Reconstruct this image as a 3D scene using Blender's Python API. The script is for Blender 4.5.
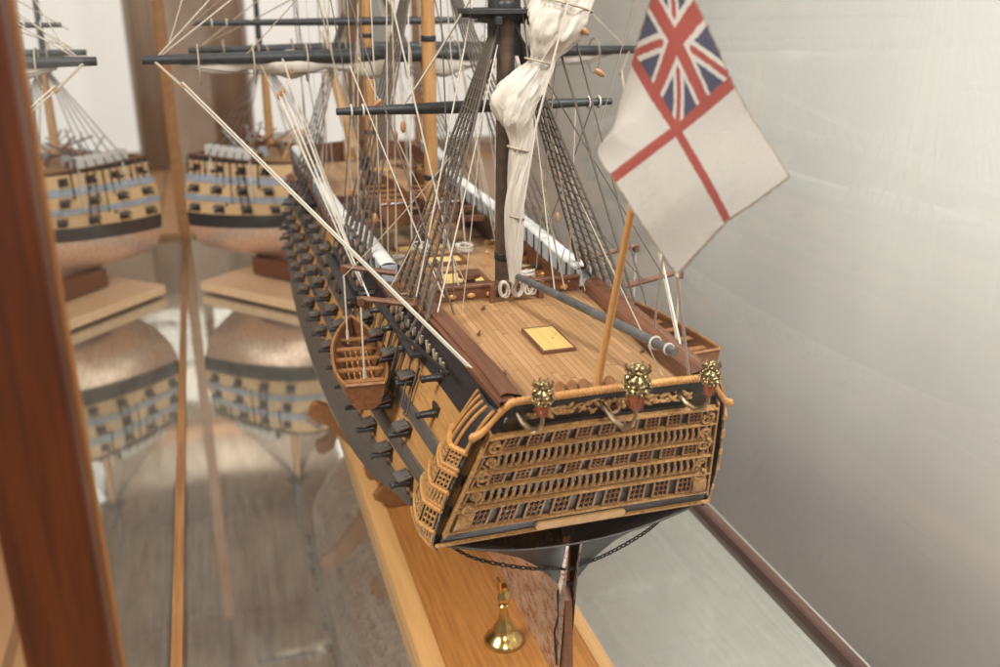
import bpy, math, random
from mathutils import Vector, Matrix
random.seed(7)
S = bpy.context.scene
for o in list(bpy.data.objects): bpy.data.objects.remove(o)
PI = math.pi

# ------------------------------------------------------------------ camera
CAM = Vector((-1.536, -3.768, 2.492))
PITCH, YAW = math.atan(354/953), math.atan(310/math.hypot(953, 354))
cd = bpy.data.cameras.new('camera'); cam = bpy.data.objects.new('camera', cd); S.collection.objects.link(cam)
cam.location = CAM; cam.rotation_euler = (PI/2 - PITCH, 0, -YAW)
cd.sensor_width = 36; cd.lens = 953/1000*36; cd.clip_start = .05; cd.clip_end = 500
cd.dof.use_dof = True; cd.dof.focus_distance = 4.85; cd.dof.aperture_fstop = 1.05
S.camera = cam
# ------------------------------------------------------------------ world and lamps
W = bpy.data.worlds.new('World'); S.world = W; W.use_nodes = True
bg = W.node_tree.nodes['Background']; bg.inputs[0].default_value = (.78, .70, .62, 1); bg.inputs[1].default_value = .34
def lamp(name, loc, target, size, power, col):
    l = bpy.data.lights.new(name, 'AREA'); l.shape = 'RECTANGLE'; l.size, l.size_y = size; l.energy = power; l.color = col
    o = bpy.data.objects.new(name, l); S.collection.objects.link(o); o.location = loc
    o.rotation_euler = (Vector(target) - Vector(loc)).to_track_quat('-Z', 'Y').to_euler(); return o
lamp('window_light', (-8.5, -1.2, 8.5), (0, 1.5, 0), (4, 3), 1650, (1, .95, .88))
lamp('far_end_fill', (-3, 15, 26), (0, 10.5, -1), (7, 5), 2600, (1, .96, .92))  # added overhead fill for the far hull section, no window up there
lamp('front_fill', (-.5, -11, 9.5), (4.6, 5, 0), (5, 4), 1050, (1, .93, .86))  # added fill from behind the camera, aimed at the right wall
lamp('far_wall_fill', (-4, 38, 13), (2, 62, 0), (8, 5), 2800, (1, .92, .84))  # added fill that brightens the far wall, its back to the camera
wl = lamp('right_wall_fill', (3.3, -6, 12), (4.9, 6.5, -2), (2, 3), 620, (.92, .96, 1)); wl.data.spread = math.radians(62)  # added narrow fill that only brightens the right wall
S.view_settings.view_transform = 'Standard'; S.view_settings.look = 'None'; S.view_settings.exposure = .09; S.view_settings.gamma = 1
S.cycles.max_bounces = 10; S.cycles.transparent_max_bounces = 24; S.cycles.glossy_bounces = 6

# ------------------------------------------------------------------ materials
MATS = {}
def nt(name):
    m = bpy.data.materials.new(name); m.use_nodes = True; t = m.node_tree
    return m, t, t.nodes['Principled BSDF']
def mth(t, op, a, b=None, c=None):
    n = t.nodes.new('ShaderNodeMath'); n.operation = op
    for i, v in enumerate((a, b, c)):
        if v is None: continue
        if isinstance(v, (int, float)): n.inputs[i].default_value = v
        else: t.links.new(v, n.inputs[i])
    return n.outputs[0]
def mix(t, f, a, b):
    n = t.nodes.new('ShaderNodeMix'); n.data_type = 'RGBA'
    for k, v in ((0, f), (6, a), (7, b)):
        if isinstance(v, (int, float)): n.inputs[k].default_value = v
        elif isinstance(v, tuple): n.inputs[k].default_value = (*v, 1)
        else: t.links.new(v, n.inputs[k])
    return n.outputs[2]
def coord(t, kind='Object', scale=(1, 1, 1)):
    c = t.nodes.new('ShaderNodeTexCoord'); m = t.nodes.new('ShaderNodeMapping'); m.inputs['Scale'].default_value = scale
    t.links.new(c.outputs[kind], m.inputs[0]); return m.outputs[0]
def noise(t, vec, sc, det=4, rough=.55):
    n = t.nodes.new('ShaderNodeTexNoise'); n.inputs['Scale'].default_value = sc; n.inputs['Detail'].default_value = det
    n.inputs['Roughness'].default_value = rough; t.links.new(vec, n.inputs['Vector']); return n.outputs[0]
def ramp(t, v, a, b):
    n = t.nodes.new('ShaderNodeMapRange'); n.inputs[1].default_value = a; n.inputs[2].default_value = b; t.links.new(v, n.inputs[0]); return n.outputs[0]
def bump(t, h, strength, dist, p):
    n = t.nodes.new('ShaderNodeBump'); n.inputs['Strength'].default_value = strength; n.inputs['Distance'].default_value = dist
    t.links.new(h, n.inputs['Height']); t.links.new(n.outputs[0], p.inputs['Normal'])
def mat(name, c1, c2=None, rough=.5, metal=0, grain=(6, 6, 6), ns=3, bs=.25, bd=.004, spec=.5, coat=0):
    m, t, p = nt(name); c2 = c2 or tuple(x*.6 for x in c1)
    v = coord(t, 'Object', grain); n = noise(t, v, ns, 6)
    t.links.new(mix(t, ramp(t, n, .32, .68), c1, c2), p.inputs['Base Color'])
    r = mth(t, 'MULTIPLY_ADD', n, .25, rough - .12); t.links.new(r, p.inputs['Roughness'])
    p.inputs['Metallic'].default_value = metal; p.inputs['Specular IOR Level'].default_value = spec
    p.inputs['Coat Weight'].default_value = coat; p.inputs['Coat Roughness'].default_value = .25
    if bs: bump(t, n, bs, bd, p)
    MATS[name] = m; return m
def deckmat(name, c1, c2, caulk, pw, length=.9, rough=.5):
    m, t, p = nt(name); c = coord(t); s = t.nodes.new('ShaderNodeSeparateXYZ'); t.links.new(c, s.inputs[0])
    xs = mth(t, 'DIVIDE', s.outputs[0], pw); fl = mth(t, 'FLOOR', xs); fr = mth(t, 'FRACT', xs)
    wn = t.nodes.new('ShaderNodeTexWhiteNoise'); wn.noise_dimensions = '1D'; t.links.new(fl, wn.inputs['W'])
    ys = mth(t, 'ADD', mth(t, 'DIVIDE', s.outputs[1], length), mth(t, 'MULTIPLY', wn.outputs[0], 3.7)); yf = mth(t, 'FRACT', ys)
    w2 = t.nodes.new('ShaderNodeTexWhiteNoise'); w2.noise_dimensions = '2D'
    cb = t.nodes.new('ShaderNodeCombineXYZ'); t.links.new(fl, cb.inputs[0]); t.links.new(mth(t, 'FLOOR', ys), cb.inputs[1]); t.links.new(cb.outputs[0], w2.inputs['Vector'])
    g = noise(t, coord(t, 'Object', (40, 3, 40)), 3, 5)
    base = mix(t, mth(t, 'ADD', mth(t, 'MULTIPLY', w2.outputs[0], .8), mth(t, 'MULTIPLY', g, .5)), c1, c2)
    line = mth(t, 'MAXIMUM', mth(t, 'LESS_THAN', fr, .13), mth(t, 'LESS_THAN', yf, .012))
    col = mix(t, mth(t, 'MULTIPLY', line, .8), base, caulk)
    big = noise(t, coord(t), 2.2, 3); col = mix(t, mth(t, 'MULTIPLY', ramp(t, big, .45, .75), .35), col, c2)
    t.links.new(col, p.inputs['Base Color']); p.inputs['Roughness'].default_value = rough
    bump(t, mth(t, 'SUBTRACT', g, line), .2, .002, p); MATS[name] = m; return m
deckmat('deck_planks', (.43, .235, .105), (.29, .15, .06), (.15, .075, .035), .031)
deckmat('lower_deck_planks', (.42, .25, .12), (.30, .165, .075), (.14, .07, .035), .031)
deckmat('grating_slats', (.78, .56, .22), (.66, .45, .16), (.25, .13, .04), .018)
mat('mahogany', (.12, .031, .009), (.06, .015, .005), .33, grain=(14, 14, .8), ns=2.2, bs=.12, coat=.3)
mat('case_bead', (.42, .20, .07), (.30, .13, .045), .4, grain=(3, 3, 1))
mat('case_rail', (.36, .17, .06), (.24, .10, .035), .4, grain=(8, .5, 8))
mat('case_rail_red', (.15, .068, .05), (.09, .042, .032), .4, grain=(8, .5, 8))
mat('stand_wood', (.47, .20, .050), (.31, .12, .027), .36, grain=(14, .7, 9), ns=3, bs=.10, coat=.25)
mat('stand_edge_wood', (.62, .35, .14), (.53, .28, .10), .38, grain=(9, .5, 9), ns=2, bs=.06, coat=.2)
mat('cradle_wood', (.27, .115, .035), (.19, .075, .022), .5, grain=(9, 9, 9))
mat('walnut', (.17, .065, .030), (.095, .034, .017), .42, grain=(20, 1.2, 20), ns=2, coat=.2)
mat('honey_wood', (.56, .28, .09), (.40, .18, .052), .42, grain=(30, 30, 30), ns=2)
mat('ochre_side', (.50, .27, .095), (.30, .14, .045), .45, grain=(4, 2, 45), ns=3)
mat('black_paint', (.030, .028, .030), (.013, .012, .013), .42, grain=(4, 2, 30), ns=3, bs=.35)
mat('black_wale', (.105, .092, .082), (.060, .050, .044), .42, grain=(3, .8, 36), ns=3, bs=.5)
mat('lit_copper', (.95, .78, .68), (.70, .48, .38), .34, .7, grain=(6, 6, 6), ns=4, bs=.5, bd=.01)  # brighter copy of copper, the section's highlight put into the colour
mat('sheen_wale', (.36, .40, .46), (.22, .25, .30), .4, grain=(3, .8, 36))  # black wale with its bluish sky sheen painted into the colour
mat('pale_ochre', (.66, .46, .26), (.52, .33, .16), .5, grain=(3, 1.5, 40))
mat('pale_wood', (.72, .48, .30), (.62, .40, .24), .4)
mat('mizzen_paint', (.12, .075, .050), (.06, .038, .026), .4)
mat('boat_wood', (.19, .075, .028), (.11, .04, .015), .36, grain=(20, 3, 20), coat=.2)
mat('plaque_wood', (.72, .45, .21), (.58, .33, .13), .4)
mat('grey_spar', (.11, .105, .10), (.06, .056, .054), .32, grain=(5, 5, 5))
mat('dark_spar', (.022, .022, .022), (.012, .012, .012), .52, grain=(8, 8, 8))
mat('mast_wood', (.44, .235, .09), (.33, .16, .055), .42, grain=(20, 20, 2), ns=2)
mat('staff_wood', (.60, .32, .11), (.48, .23, .07), .38, grain=(30, 30, 3), ns=2)
mat('carved_gilt_wood', (.56, .315, .12), (.24, .11, .034), .38, grain=(40, 40, 40), ns=2, bs=.5, bd=.006)
mat('window_frame_wood', (.40, .20, .07), (.24, .105, .035), .4)
mat('glazing_bar_wood', (.27, .12, .042), (.16, .065, .022), .4)
mat('window_brown', (.045, .016, .009), (.022, .008, .005), .25, grain=(30, 30, 30))
mat('port_dark', (.035, .016, .010), (.018, .008, .005), .6)
mat('red_paint', (.30, .065, .028), (.20, .04, .018), .4)
mat('brass', (.60, .48, .26), (.12, .085, .04), .26, 1, grain=(25, 25, 25), ns=2, bs=.15)
mat('pedestal_brass', (.66, .47, .19), (.55, .37, .13), .2, 1, grain=(6, 6, 6), ns=2, bs=.05)
mat('bracket_metal', (.62, .52, .36), (.40, .33, .22), .3, 1)
mat('gun_metal', (.022, .021, .022), (.012, .011, .012), .35)
mat('gun_bronze', (.20, .13, .07), (.12, .08, .04), .4, .6)
mat('chain_black', (.012, .012, .014), (.008, .008, .009), .35, .3)
mat('white_rope', (.60, .53, .45), (.40, .34, .28), .85, grain=(80, 80, 80), ns=4, bs=.6)
mat('tan_rope', (.42, .34, .25), (.28, .22, .155), .85, grain=(80, 80, 80), ns=4, bs=.6)
mat('tarred_rope', (.12, .092, .072), (.06, .045, .036), .8, grain=(80, 80, 80), ns=4, bs=.6)
mat('block_wood', (.38, .19, .085), (.24, .11, .05), .5, grain=(30, 30, 30))
mat('hammock_white', (.60, .58, .55), (.48, .46, .43), .85, grain=(10, 10, 10), ns=3, bs=.5, bd=.01)
mat('netting_grey', (.42, .44, .46), (.30, .32, .34), .8, grain=(50, 50, 50))
mat('room_floor_dark', (.3, .2, .1))
def copper():
    m, t, p = nt('copper'); v = coord(t, 'Object', (1, 1, 1)); s = t.nodes.new('ShaderNodeSeparateXYZ'); t.links.new(v, s.inputs[0])
    cb = t.nodes.new('ShaderNodeCombineXYZ'); t.links.new(s.outputs[1], cb.inputs[0]); t.links.new(s.outputs[2], cb.inputs[1])
    b = t.nodes.new('ShaderNodeTexBrick'); t.links.new(cb.outputs[0], b.inputs['Vector']); b.inputs['Scale'].default_value = 6
    b.inputs['Mortar Size'].default_value = .02; b.inputs['Color1'].default_value = (.62, .47, .42, 1); b.inputs['Color2'].default_value = (.46, .30, .25, 1)
    b.inputs['Mortar'].default_value = (.30, .17, .12, 1)
    n = noise(t, v, 16, 8, .7); c = mix(t, ramp(t, n, .40, .62), b.outputs[0], (.86, .76, .72))
    t.links.new(c, p.inputs['Base Color']); p.inputs['Metallic'].default_value = .85
    t.links.new(mth(t, 'MULTIPLY_ADD', n, .45, .08), p.inputs['Roughness'])
    bump(t, mth(t, 'ADD', n, mth(t, 'MULTIPLY', b.outputs[1], -.5)), .5, .006, p); MATS['copper'] = m
copper()
def canvas(name, c, sc=1):
    m, t, p = nt(name); v = coord(t)
    w = t.nodes.new('ShaderNodeTexWave'); w.inputs['Scale'].default_value = 60*sc; w.bands_direction = 'Z'; t.links.new(v, w.inputs[0])
    w2 = t.nodes.new('ShaderNodeTexWave'); w2.inputs['Scale'].default_value = 60*sc; w2.bands_direction = 'X'; t.links.new(v, w2.inputs[0])
    n = noise(t, v, 5, 5); t.links.new(mix(t, n, c, tuple(x*.82 for x in c)), p.inputs['Base Color'])
    p.inputs['Roughness'].default_value = .9
    bump(t, mth(t, 'ADD', mth(t, 'MULTIPLY', mth(t, 'ADD', w.outputs[1], w2.outputs[1]), .12), n), .5, .012, p)
    p.inputs['Subsurface Weight'].default_value = 0; MATS[name] = m
canvas('canvas', (.56, .49, .42)); canvas('canvas_far', (.62, .54, .45))
def flagmat():
    m, t, p = nt('ensign_cloth')
    c = t.nodes.new('ShaderNodeTexCoord'); nn = t.nodes.new('ShaderNodeTexNoise'); nn.inputs['Scale'].default_value = 55; nn.inputs['Detail'].default_value = 3
    t.links.new(c.outputs['UV'], nn.inputs['Vector'])
    va = t.nodes.new('ShaderNodeVectorMath'); va.operation = 'MULTIPLY_ADD'; t.links.new(nn.outputs[1], va.inputs[0]); va.inputs[1].default_value = (.012, .012, 0)
    off = t.nodes.new('ShaderNodeVectorMath'); off.operation = 'SUBTRACT'; t.links.new(c.outputs['UV'], off.inputs[0]); off.inputs[1].default_value = (.006, .006, 0)
    t.links.new(off.outputs[0], va.inputs[2])
    s = t.nodes.new('ShaderNodeSeparateXYZ'); t.links.new(va.outputs[0], s.inputs[0]); h, v = s.outputs[0], s.outputs[1]
    A = lambda x: mth(t, 'ABSOLUTE', x); sub = lambda a, b: mth(t, 'SUBTRACT', a, b); lt = lambda a, b: mth(t, 'LESS_THAN', a, b)
    white, red, blue = (.68, .61, .55), (.38, .035, .020), (.022, .026, .085)
    dh, dv = A(sub(h, .5)), A(sub(v, .5))
    base = mix(t, lt(mth(t, 'MINIMUM', dh, dv), .027), white, red)
    u, w = mth(t, 'MULTIPLY', h, 2.06), mth(t, 'MULTIPLY', v, 2.06)
    cr = mth(t, 'MINIMUM', A(sub(u, .5)), A(sub(w, .5)))
    sal = mth(t, 'MINIMUM', A(sub(u, w)), A(sub(mth(t, 'ADD', u, w), 1)))
    can = mix(t, lt(sal, .108), blue, white); can = mix(t, lt(sal, .044), can, red)
    can = mix(t, lt(cr, .122), can, white); can = mix(t, lt(cr, .074), can, red)
    inc = mth(t, 'MULTIPLY', lt(h, .476), lt(v, .476))
    col = mix(t, inc, base, can)
    edge = mth(t, 'MINIMUM', mth(t, 'MINIMUM', h, sub(1, h)), mth(t, 'MINIMUM', v, sub(1, v)))
    col = mix(t, mth(t, 'MULTIPLY', lt(edge, .011), .75), col, (.38, .27, .17))          # sewn hem
    wv = [t.nodes.new('ShaderNodeTexWave') for _ in (0, 1)]
    for w_, d_ in zip(wv, 'XY'): w_.bands_direction = d_; w_.inputs['Scale'].default_value = 26; w_.inputs['Distortion'].default_value = 1.2; t.links.new(c.outputs['UV'], w_.inputs[0])
    weave = mth(t, 'MULTIPLY', wv[0].outputs[1], wv[1].outputs[1]); col = mix(t, mth(t, 'MULTIPLY', weave, .16), col, (.30, .24, .20))
    fine = t.nodes.new('ShaderNodeTexNoise'); fine.inputs['Scale'].default_value = 160; t.links.new(c.outputs['UV'], fine.inputs['Vector'])
    col = mix(t, mth(t, 'MULTIPLY', ramp(t, fine.outputs[0], .3, .8), .28), col, (.30, .24, .20))
    t.links.new(col, p.inputs['Base Color']); p.inputs['Roughness'].default_value = .9
    isr = mth(t, 'MINIMUM', mth(t, 'ADD', inc, lt(mth(t, 'MINIMUM', dh, dv), .027)), 1)
    bump(t, mth(t, 'ADD', mth(t, 'MULTIPLY', isr, .8), mth(t, 'ADD', mth(t, 'MULTIPLY', weave, .5), mth(t, 'MULTIPLY', fine.outputs[0], .9))), .9, .018, p)
    MATS['ensign_cloth'] = m
flagmat()
def glass(name, gain, lo=0., tint=(.97, .985, .97)):
    m, t, p = nt(name); t.nodes.remove(p); out = t.nodes['Material Output']
    tr = t.nodes.new('ShaderNodeBsdfTransparent'); tr.inputs[0].default_value = (*tint, 1)
    gl = t.nodes.new('ShaderNodeBsdfGlossy'); gl.inputs['Roughness'].default_value = .015; gl.inputs[0].default_value = (.95, .96, .95, 1)
    ge = t.nodes.new('ShaderNodeNewGeometry'); dt = t.nodes.new('ShaderNodeVectorMath'); dt.operation = 'DOT_PRODUCT'
    t.links.new(ge.outputs['Normal'], dt.inputs[0]); t.links.new(ge.outputs['Incoming'], dt.inputs[1])
    c1 = mth(t, 'SUBTRACT', 1, mth(t, 'ABSOLUTE', dt.outputs['Value'])); f0 = mth(t, 'MULTIPLY_ADD', mth(t, 'POWER', c1, 5), .96, .04)   # Schlick, same from both sides
    f = mth(t, 'MINIMUM', mth(t, 'MULTIPLY_ADD', f0, gain, lo), .93)
    mx = t.nodes.new('ShaderNodeMixShader'); t.links.new(f, mx.inputs[0]); t.links.new(tr.outputs[0], mx.inputs[1]); t.links.new(gl.outputs[0], mx.inputs[2])
    t.links.new(mx.outputs[0], out.inputs[0]); MATS[name] = m
glass('case_glass', 1.9); glass('near_glass', .7)
def floorglass():
    m, t, p = nt('base_mirror'); v = coord(t); n = noise(t, v, 3, 6); n2 = noise(t, v, 30, 4)
    t.links.new(mix(t, n, (.38, .37, .335), (.25, .235, .21)), p.inputs['Base Color'])
    t.links.new(mth(t, 'MULTIPLY_ADD', n2, .10, .02), p.inputs['Roughness'])
    p.inputs['Metallic'].default_value = 0
    gl = t.nodes.new('ShaderNodeBsdfGlossy'); gl.inputs[0].default_value = (.86, .87, .83, 1)
    t.links.new(mth(t, 'MULTIPLY_ADD', n2, .07, .012), gl.inputs['Roughness'])
    st_ = noise(t, coord(t, 'Object', (9, .8, 1)), 2.2, 5, .65)
    mx = t.nodes.new('ShaderNodeMixShader'); t.links.new(mth(t, 'MULTIPLY_ADD', ramp(t, st_, .35, .7), -.16, .80), mx.inputs[0])
    t.links.new(p.outputs[0], mx.inputs[1]); t.links.new(gl.outputs[0], mx.inputs[2]); t.links.new(mx.outputs[0], t.nodes['Material Output'].inputs[0])
    MATS['base_mirror'] = m
floorglass()
def plainmat(name, c1, c2, sc, rough=.8, scale=(1, 1, 1)):
    m, t, p = nt(name); n = noise(t, coord(t, 'Object', scale), sc, 3)
    t.links.new(mix(t, ramp(t, n, .3, .7), c1, c2), p.inputs['Base Color']); p.inputs['Roughness'].default_value = rough; MATS[name] = m
plainmat('plaster', (.80, .785, .755), (.69, .675, .655), .35, scale=(1, 1.1, .4))
plainmat('taupe_wall', (.62, .51, .42), (.45, .36, .29), .2)
plainmat('curtain_cloth', (.80, .77, .73), (.62, .58, .54), .6, scale=(3, 3, .2))
plainmat('door_wood', (.36, .20, .11), (.26, .14, .075), .4)
deckmat('parquet', (.78, .46, .24), (.64, .35, .16), (.34, .18, .085), 1.5, 9, .35)
def daymat():
    m, t, p = nt('daylit_pane'); p.inputs['Base Color'].default_value = (.8, .8, .8, 1)
    p.inputs['Emission Color'].default_value = (1, .97, .94, 1); p.inputs['Emission Strength'].default_value = .5; MATS['daylit_pane'] = m
daymat()

# ------------------------------------------------------------------ mesh helpers
class MB:
    def __init__(s): s.v = []; s.f = []; s.m = []; s.uv = None
    def add(s, vs, fs, mi=0):
        b = len(s.v); s.v += [tuple(x) for x in vs]; s.f += [tuple(b+i for i in f) for f in fs]; s.m += [mi]*len(fs)
    def hexa(s, p, mi=0): s.add(p, [(0, 3, 2, 1), (4, 5, 6, 7), (0, 1, 5, 4), (1, 2, 6, 5), (2, 3, 7, 6), (3, 0, 4, 7)], mi)
    def box(s, c, d, M=None, mi=0, taper=1):
        p = []
        for z in (-.5, .5):
            k = taper if z > 0 else 1
            for x, y in ((-.5, -.5), (.5, -.5), (.5, .5), (-.5, .5)):
                q = Vector((x*d[0]*k, y*d[1]*k, z*d[2])); q = M @ q if M else q; p.append(q + Vector(c))
        s.hexa(p, mi)
    def tube(s, pts, r, n=8, mi=0, cap=True, closed=False, flat=None):
        pts = [Vector(p) for p in pts]; N = len(pts); rs = r if isinstance(r, (list, tuple)) else [r]*N
        up = None; vs = []
        for i, p in enumerate(pts):
            if closed: d = pts[(i+1) % N] - pts[i-1]
            else: d = pts[min(i+1, N-1)] - pts[max(i-1, 0)]
            if d.length < 1e-9: d = Vector((0, 0, 1))
            d.normalize()
            if up is None: up = Vector((0, 0, 1)) if abs(d.z) < .9 else Vector((1, 0, 0))
            a = d.cross(up)
            if a.length < 1e-6: a = d.orthogonal()
            a.normalize(); b = a.cross(d).normalized(); up = b
            for k in range(n):
                t = 2*PI*k/n; vs.append(p + a*math.cos(t)*rs[i]*(flat or 1) + b*math.sin(t)*rs[i])
        fs = []
        for i in range(N if closed else N-1):
            j = (i+1) % N
            for k in range(n): fs.append((i*n+k, i*n+(k+1) % n, j*n+(k+1) % n, j*n+k))
        if cap and not closed: fs.append(tuple(range(n-1, -1, -1))); fs.append(tuple((N-1)*n+k for k in range(n)))
        s.add(vs, fs, mi)
    def lathe(s, prof, n=20, M=None, mi=0):
        vs = []; fs = []
        for r, z in prof:
            for k in range(n):
                q = Vector((r*math.cos(2*PI*k/n), r*math.sin(2*PI*k/n), z)); vs.append(M @ q if M else q)
        L = len(prof)
        for i in range(L-1):
            for k in range(n): fs.append((i*n+k, i*n+(k+1) % n, (i+1)*n+(k+1) % n, (i+1)*n+k))
        fs.append(tuple(range(n-1, -1, -1))); fs.append(tuple((L-1)*n+k for k in range(n))); s.add(vs, fs, mi)
    def blob(s, c, r, M=None, n=8, mi=0):
        r = r if isinstance(r, (tuple, list)) else (r, r, r); pr = [(math.sin(PI*i/6), -math.cos(PI*i/6)) for i in range(7)]; pr[0] = (.01, -1); pr[-1] = (.01, 1)
        vs = []; fs = []
        for a, z in pr:
            for k in range(n):
                q = Vector((a*math.cos(2*PI*k/n)*r[0], a*math.sin(2*PI*k/n)*r[1], z*r[2])); q = M @ q if M else q; vs.append(q + Vector(c))
        for i in range(6):
            for k in range(n): fs.append((i*n+k, i*n+(k+1) % n, (i+1)*n+(k+1) % n, (i+1)*n+k))
        fs.append(tuple(range(n-1, -1, -1))); fs.append(tuple(6*n+k for k in range(n)))
        s.add(vs, fs, mi)
    def ring(s, c, R, r, M=None, n=14, k=6, sx=1, mi=0):
        pts = []
        for i in range(n):
            a = 2*PI*i/n; q = Vector((R*sx*math.cos(a), R*math.sin(a), 0)); q = M @ q if M else q; pts.append(q + Vector(c))
        s.tube(pts, r, k, mi, closed=True)
    def grid(s, P, mi=0):   # P[i][j] points
        a, b = len(P), len(P[0]); vs = [q for row in P for q in row]
        s.add(vs, [(i*b+j, i*b+j+1, (i+1)*b+j+1, (i+1)*b+j) for i in range(a-1) for j in range(b-1)], mi)
    def prism(s, poly, h, M=None, mi=0):  # poly in xy, extruded to z=h
        n = len(poly); vs = [Vector((x, y, 0)) for x, y in poly] + [Vector((x, y, h)) for x, y in poly]
        if M: vs = [M @ v for v in vs]
        s.add(vs, [tuple(range(n-1, -1, -1)), tuple(range(n, 2*n))] + [(i, (i+1) % n, n+(i+1) % n, n+i) for i in range(n)], mi)
    def build(s, name, mats, parent=None, bevel=0, sharp=38, smooth=True, solid=0):
        me = bpy.data.meshes.new(name); me.from_pydata(s.v, [], s.f); me.update()
        for m in (mats if isinstance(mats, (list, tuple)) else [mats]): me.materials.append(MATS[m])
        me.polygons.foreach_set('material_index', s.m)
        if s.uv:
            l = me.uv_layers.new(name='UVMap')
            for i, lp in enumerate(me.loops): l.data[i].uv = s.uv[lp.vertex_index]
        if smooth:
            me.polygons.foreach_set('use_smooth', [True]*len(me.polygons)); me.set_sharp_from_angle(angle=math.radians(sharp))
        o = bpy.data.objects.new(name, me); S.collection.objects.link(o)
        if parent: o.parent = parent
        if solid: md = o.modifiers.new('solid', 'SOLIDIFY'); md.thickness = solid; md.offset = 0
        if bevel: md = o.modifiers.new('bevel', 'BEVEL'); md.width = bevel; md.segments = 2; md.limit_method = 'ANGLE'
        return o
def tag(o, label=None, cat=None, group=None, kind=None):
    for k, v in (('label', label), ('category', cat), ('group', group), ('kind', kind)):
        if v: o[k] = v
    return o
def empty(name, loc=(0, 0, 0), rz=0):
    o = bpy.data.objects.new(name, None); S.collection.objects.link(o); o.location = loc; o.rotation_euler = (0, 0, rz); o.empty_display_size = .1; return o
def RX(a): return Matrix.Rotation(a, 3, 'X')
def RY(a): return Matrix.Rotation(a, 3, 'Y')
def RZ(a): return Matrix.Rotation(a, 3, 'Z')
def along(d): return Vector(d).to_track_quat('Z', 'Y').to_matrix()
def lerp(a, b, t): return a + (b-a)*t
def V(*a): return Vector(a)
def sag(a, b, k, n=12):
    a, b = Vector(a), Vector(b); return [a.lerp(b, i/n) - V(0, 0, k*4*(i/n)*(1-i/n)) for i in range(n+1)]
def dup(o, parent, loc=None, rot=None):
    c = o.copy(); S.collection.objects.link(c); c.parent = parent
    if loc is not None: c.location = loc
    if rot is not None: c.rotation_euler = rot
    return c
def cr(p0, p1, p2, p3, t): return .5*(2*p1 + (p2-p0)*t + (2*p0-5*p1+4*p2-p3)*t*t + (3*p1-p0-3*p2+p3)*t**3)
def spline(xs, ys, x):
    n = len(xs)
    if x <= xs[0]: return ys[0]
    if x >= xs[-1]: return ys[-1]
    i = max(k for k in range(n) if xs[k] <= x); i = min(i, n-2); t = (x-xs[i])/(xs[i+1]-xs[i])
    m = lambda k: (ys[min(k+1, n-1)]-ys[max(k-1, 0)])/(xs[min(k+1, n-1)]-xs[max(k-1, 0)])*(xs[i+1]-xs[i])
    return ys[i]*(2*t**3-3*t*t+1) + m(i)*(t**3-2*t*t+t) + ys[i+1]*(3*t*t-2*t**3) + m(i+1)*(t**3-t*t)

# ------------------------------------------------------------------ the room
ZF = -9
def sheet(name, pts, m): b = MB(); b.add(pts, [tuple(range(len(pts)))]); return tag(b.build(name, m, smooth=False), kind='structure')
sheet('floor', [(-90, -40, ZF), (60, -40, ZF), (60, 90, ZF), (-90, 90, ZF)], 'parquet')
b = MB(); b.box((5.0, 1.5, 2), (.6, 31, 22.02)); tag(b.build('right_wall', 'plaster'), kind='structure')
b = MB(); b.box((-38, 62.5, 8), (86, .6, 34)); tag(b.build('far_wall', 'taupe_wall'), kind='structure')
plainmat('ceiling_boards', (.66, .57, .49), (.30, .24, .19), 1.2, scale=(1, .45, 1))
b = MB(); b.box((-10, 47, 17), (100, 66, .5))
tag(b.build('ceiling', 'ceiling_boards'), kind='structure')
for i in range(6): b = MB(); b.box((-10, 19+8.5*i, 16.5), (99, .9, .7)); tag(b.build('ceiling_beam', 'door_wood'), 'dark wooden beam running across the room ceiling beyond the case', 'beam', 'beams across the room ceiling')
WN = [('narrow daylit window far behind the ship bow', -16.5, -8.2), ('bright daylit window seen through the rigging left of the foremast', 1.4, 7.6),
      ('wide daylit window far behind the mainmast', 10.6, 19.5)]
for lab, x0, x1 in WN:
    t = tag(empty('window', (x0, 62.1, -8)), lab, 'window')
    b = MB(); b.box(((x1-x0)/2, 0, 6.5), (x1-x0, .1, 13)); b.build('pane', 'daylit_pane', t)
    b = MB()
    for x in (0, x1-x0): b.box((x, -.1, 6.5), (.35, .3, 13.6))
    b.box(((x1-x0)/2, -.1, -.1), (x1-x0+.4, .35, .4)); b.build('frame', 'curtain_cloth', t)
def curtain(x0, x1, z0, z1, y, lab, m='curtain_cloth', folds=7, amp=.22):
    b = MB(); n = folds*8; P = []
    for k in range(2):
        P.append([(lerp(x0, x1, i/n), y + amp*math.sin(2*PI*folds*i/n)*(1 if k else .7), (z0, z1)[k]) for i in range(n+1)])
    b.grid(P); o = b.build('curtain', m, solid=.05, sharp=80); return tag(o, lab, 'curtain')
plainmat('brown_curtain', (.72, .58, .47), (.50, .39, .31), .5, scale=(3, 3, .2))
curtain(-.9, 1.3, -8.8, 14, 61, 'brown curtain hanging beside the bright far window', 'brown_curtain')
# closed room door and a standing wooden screen beyond the case
t = tag(empty('door', (8.6, 61.6, ZF)), 'brown wooden door between the two bright far windows', 'door')
b = MB(); b.box((0, 0, 6.5), (1.7, .25, 13)); b.build('leaf', 'door_wood', t); b = MB(); b.blob((.6, -.25, 6), .18); b.build('handle', 'brass', t)
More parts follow.
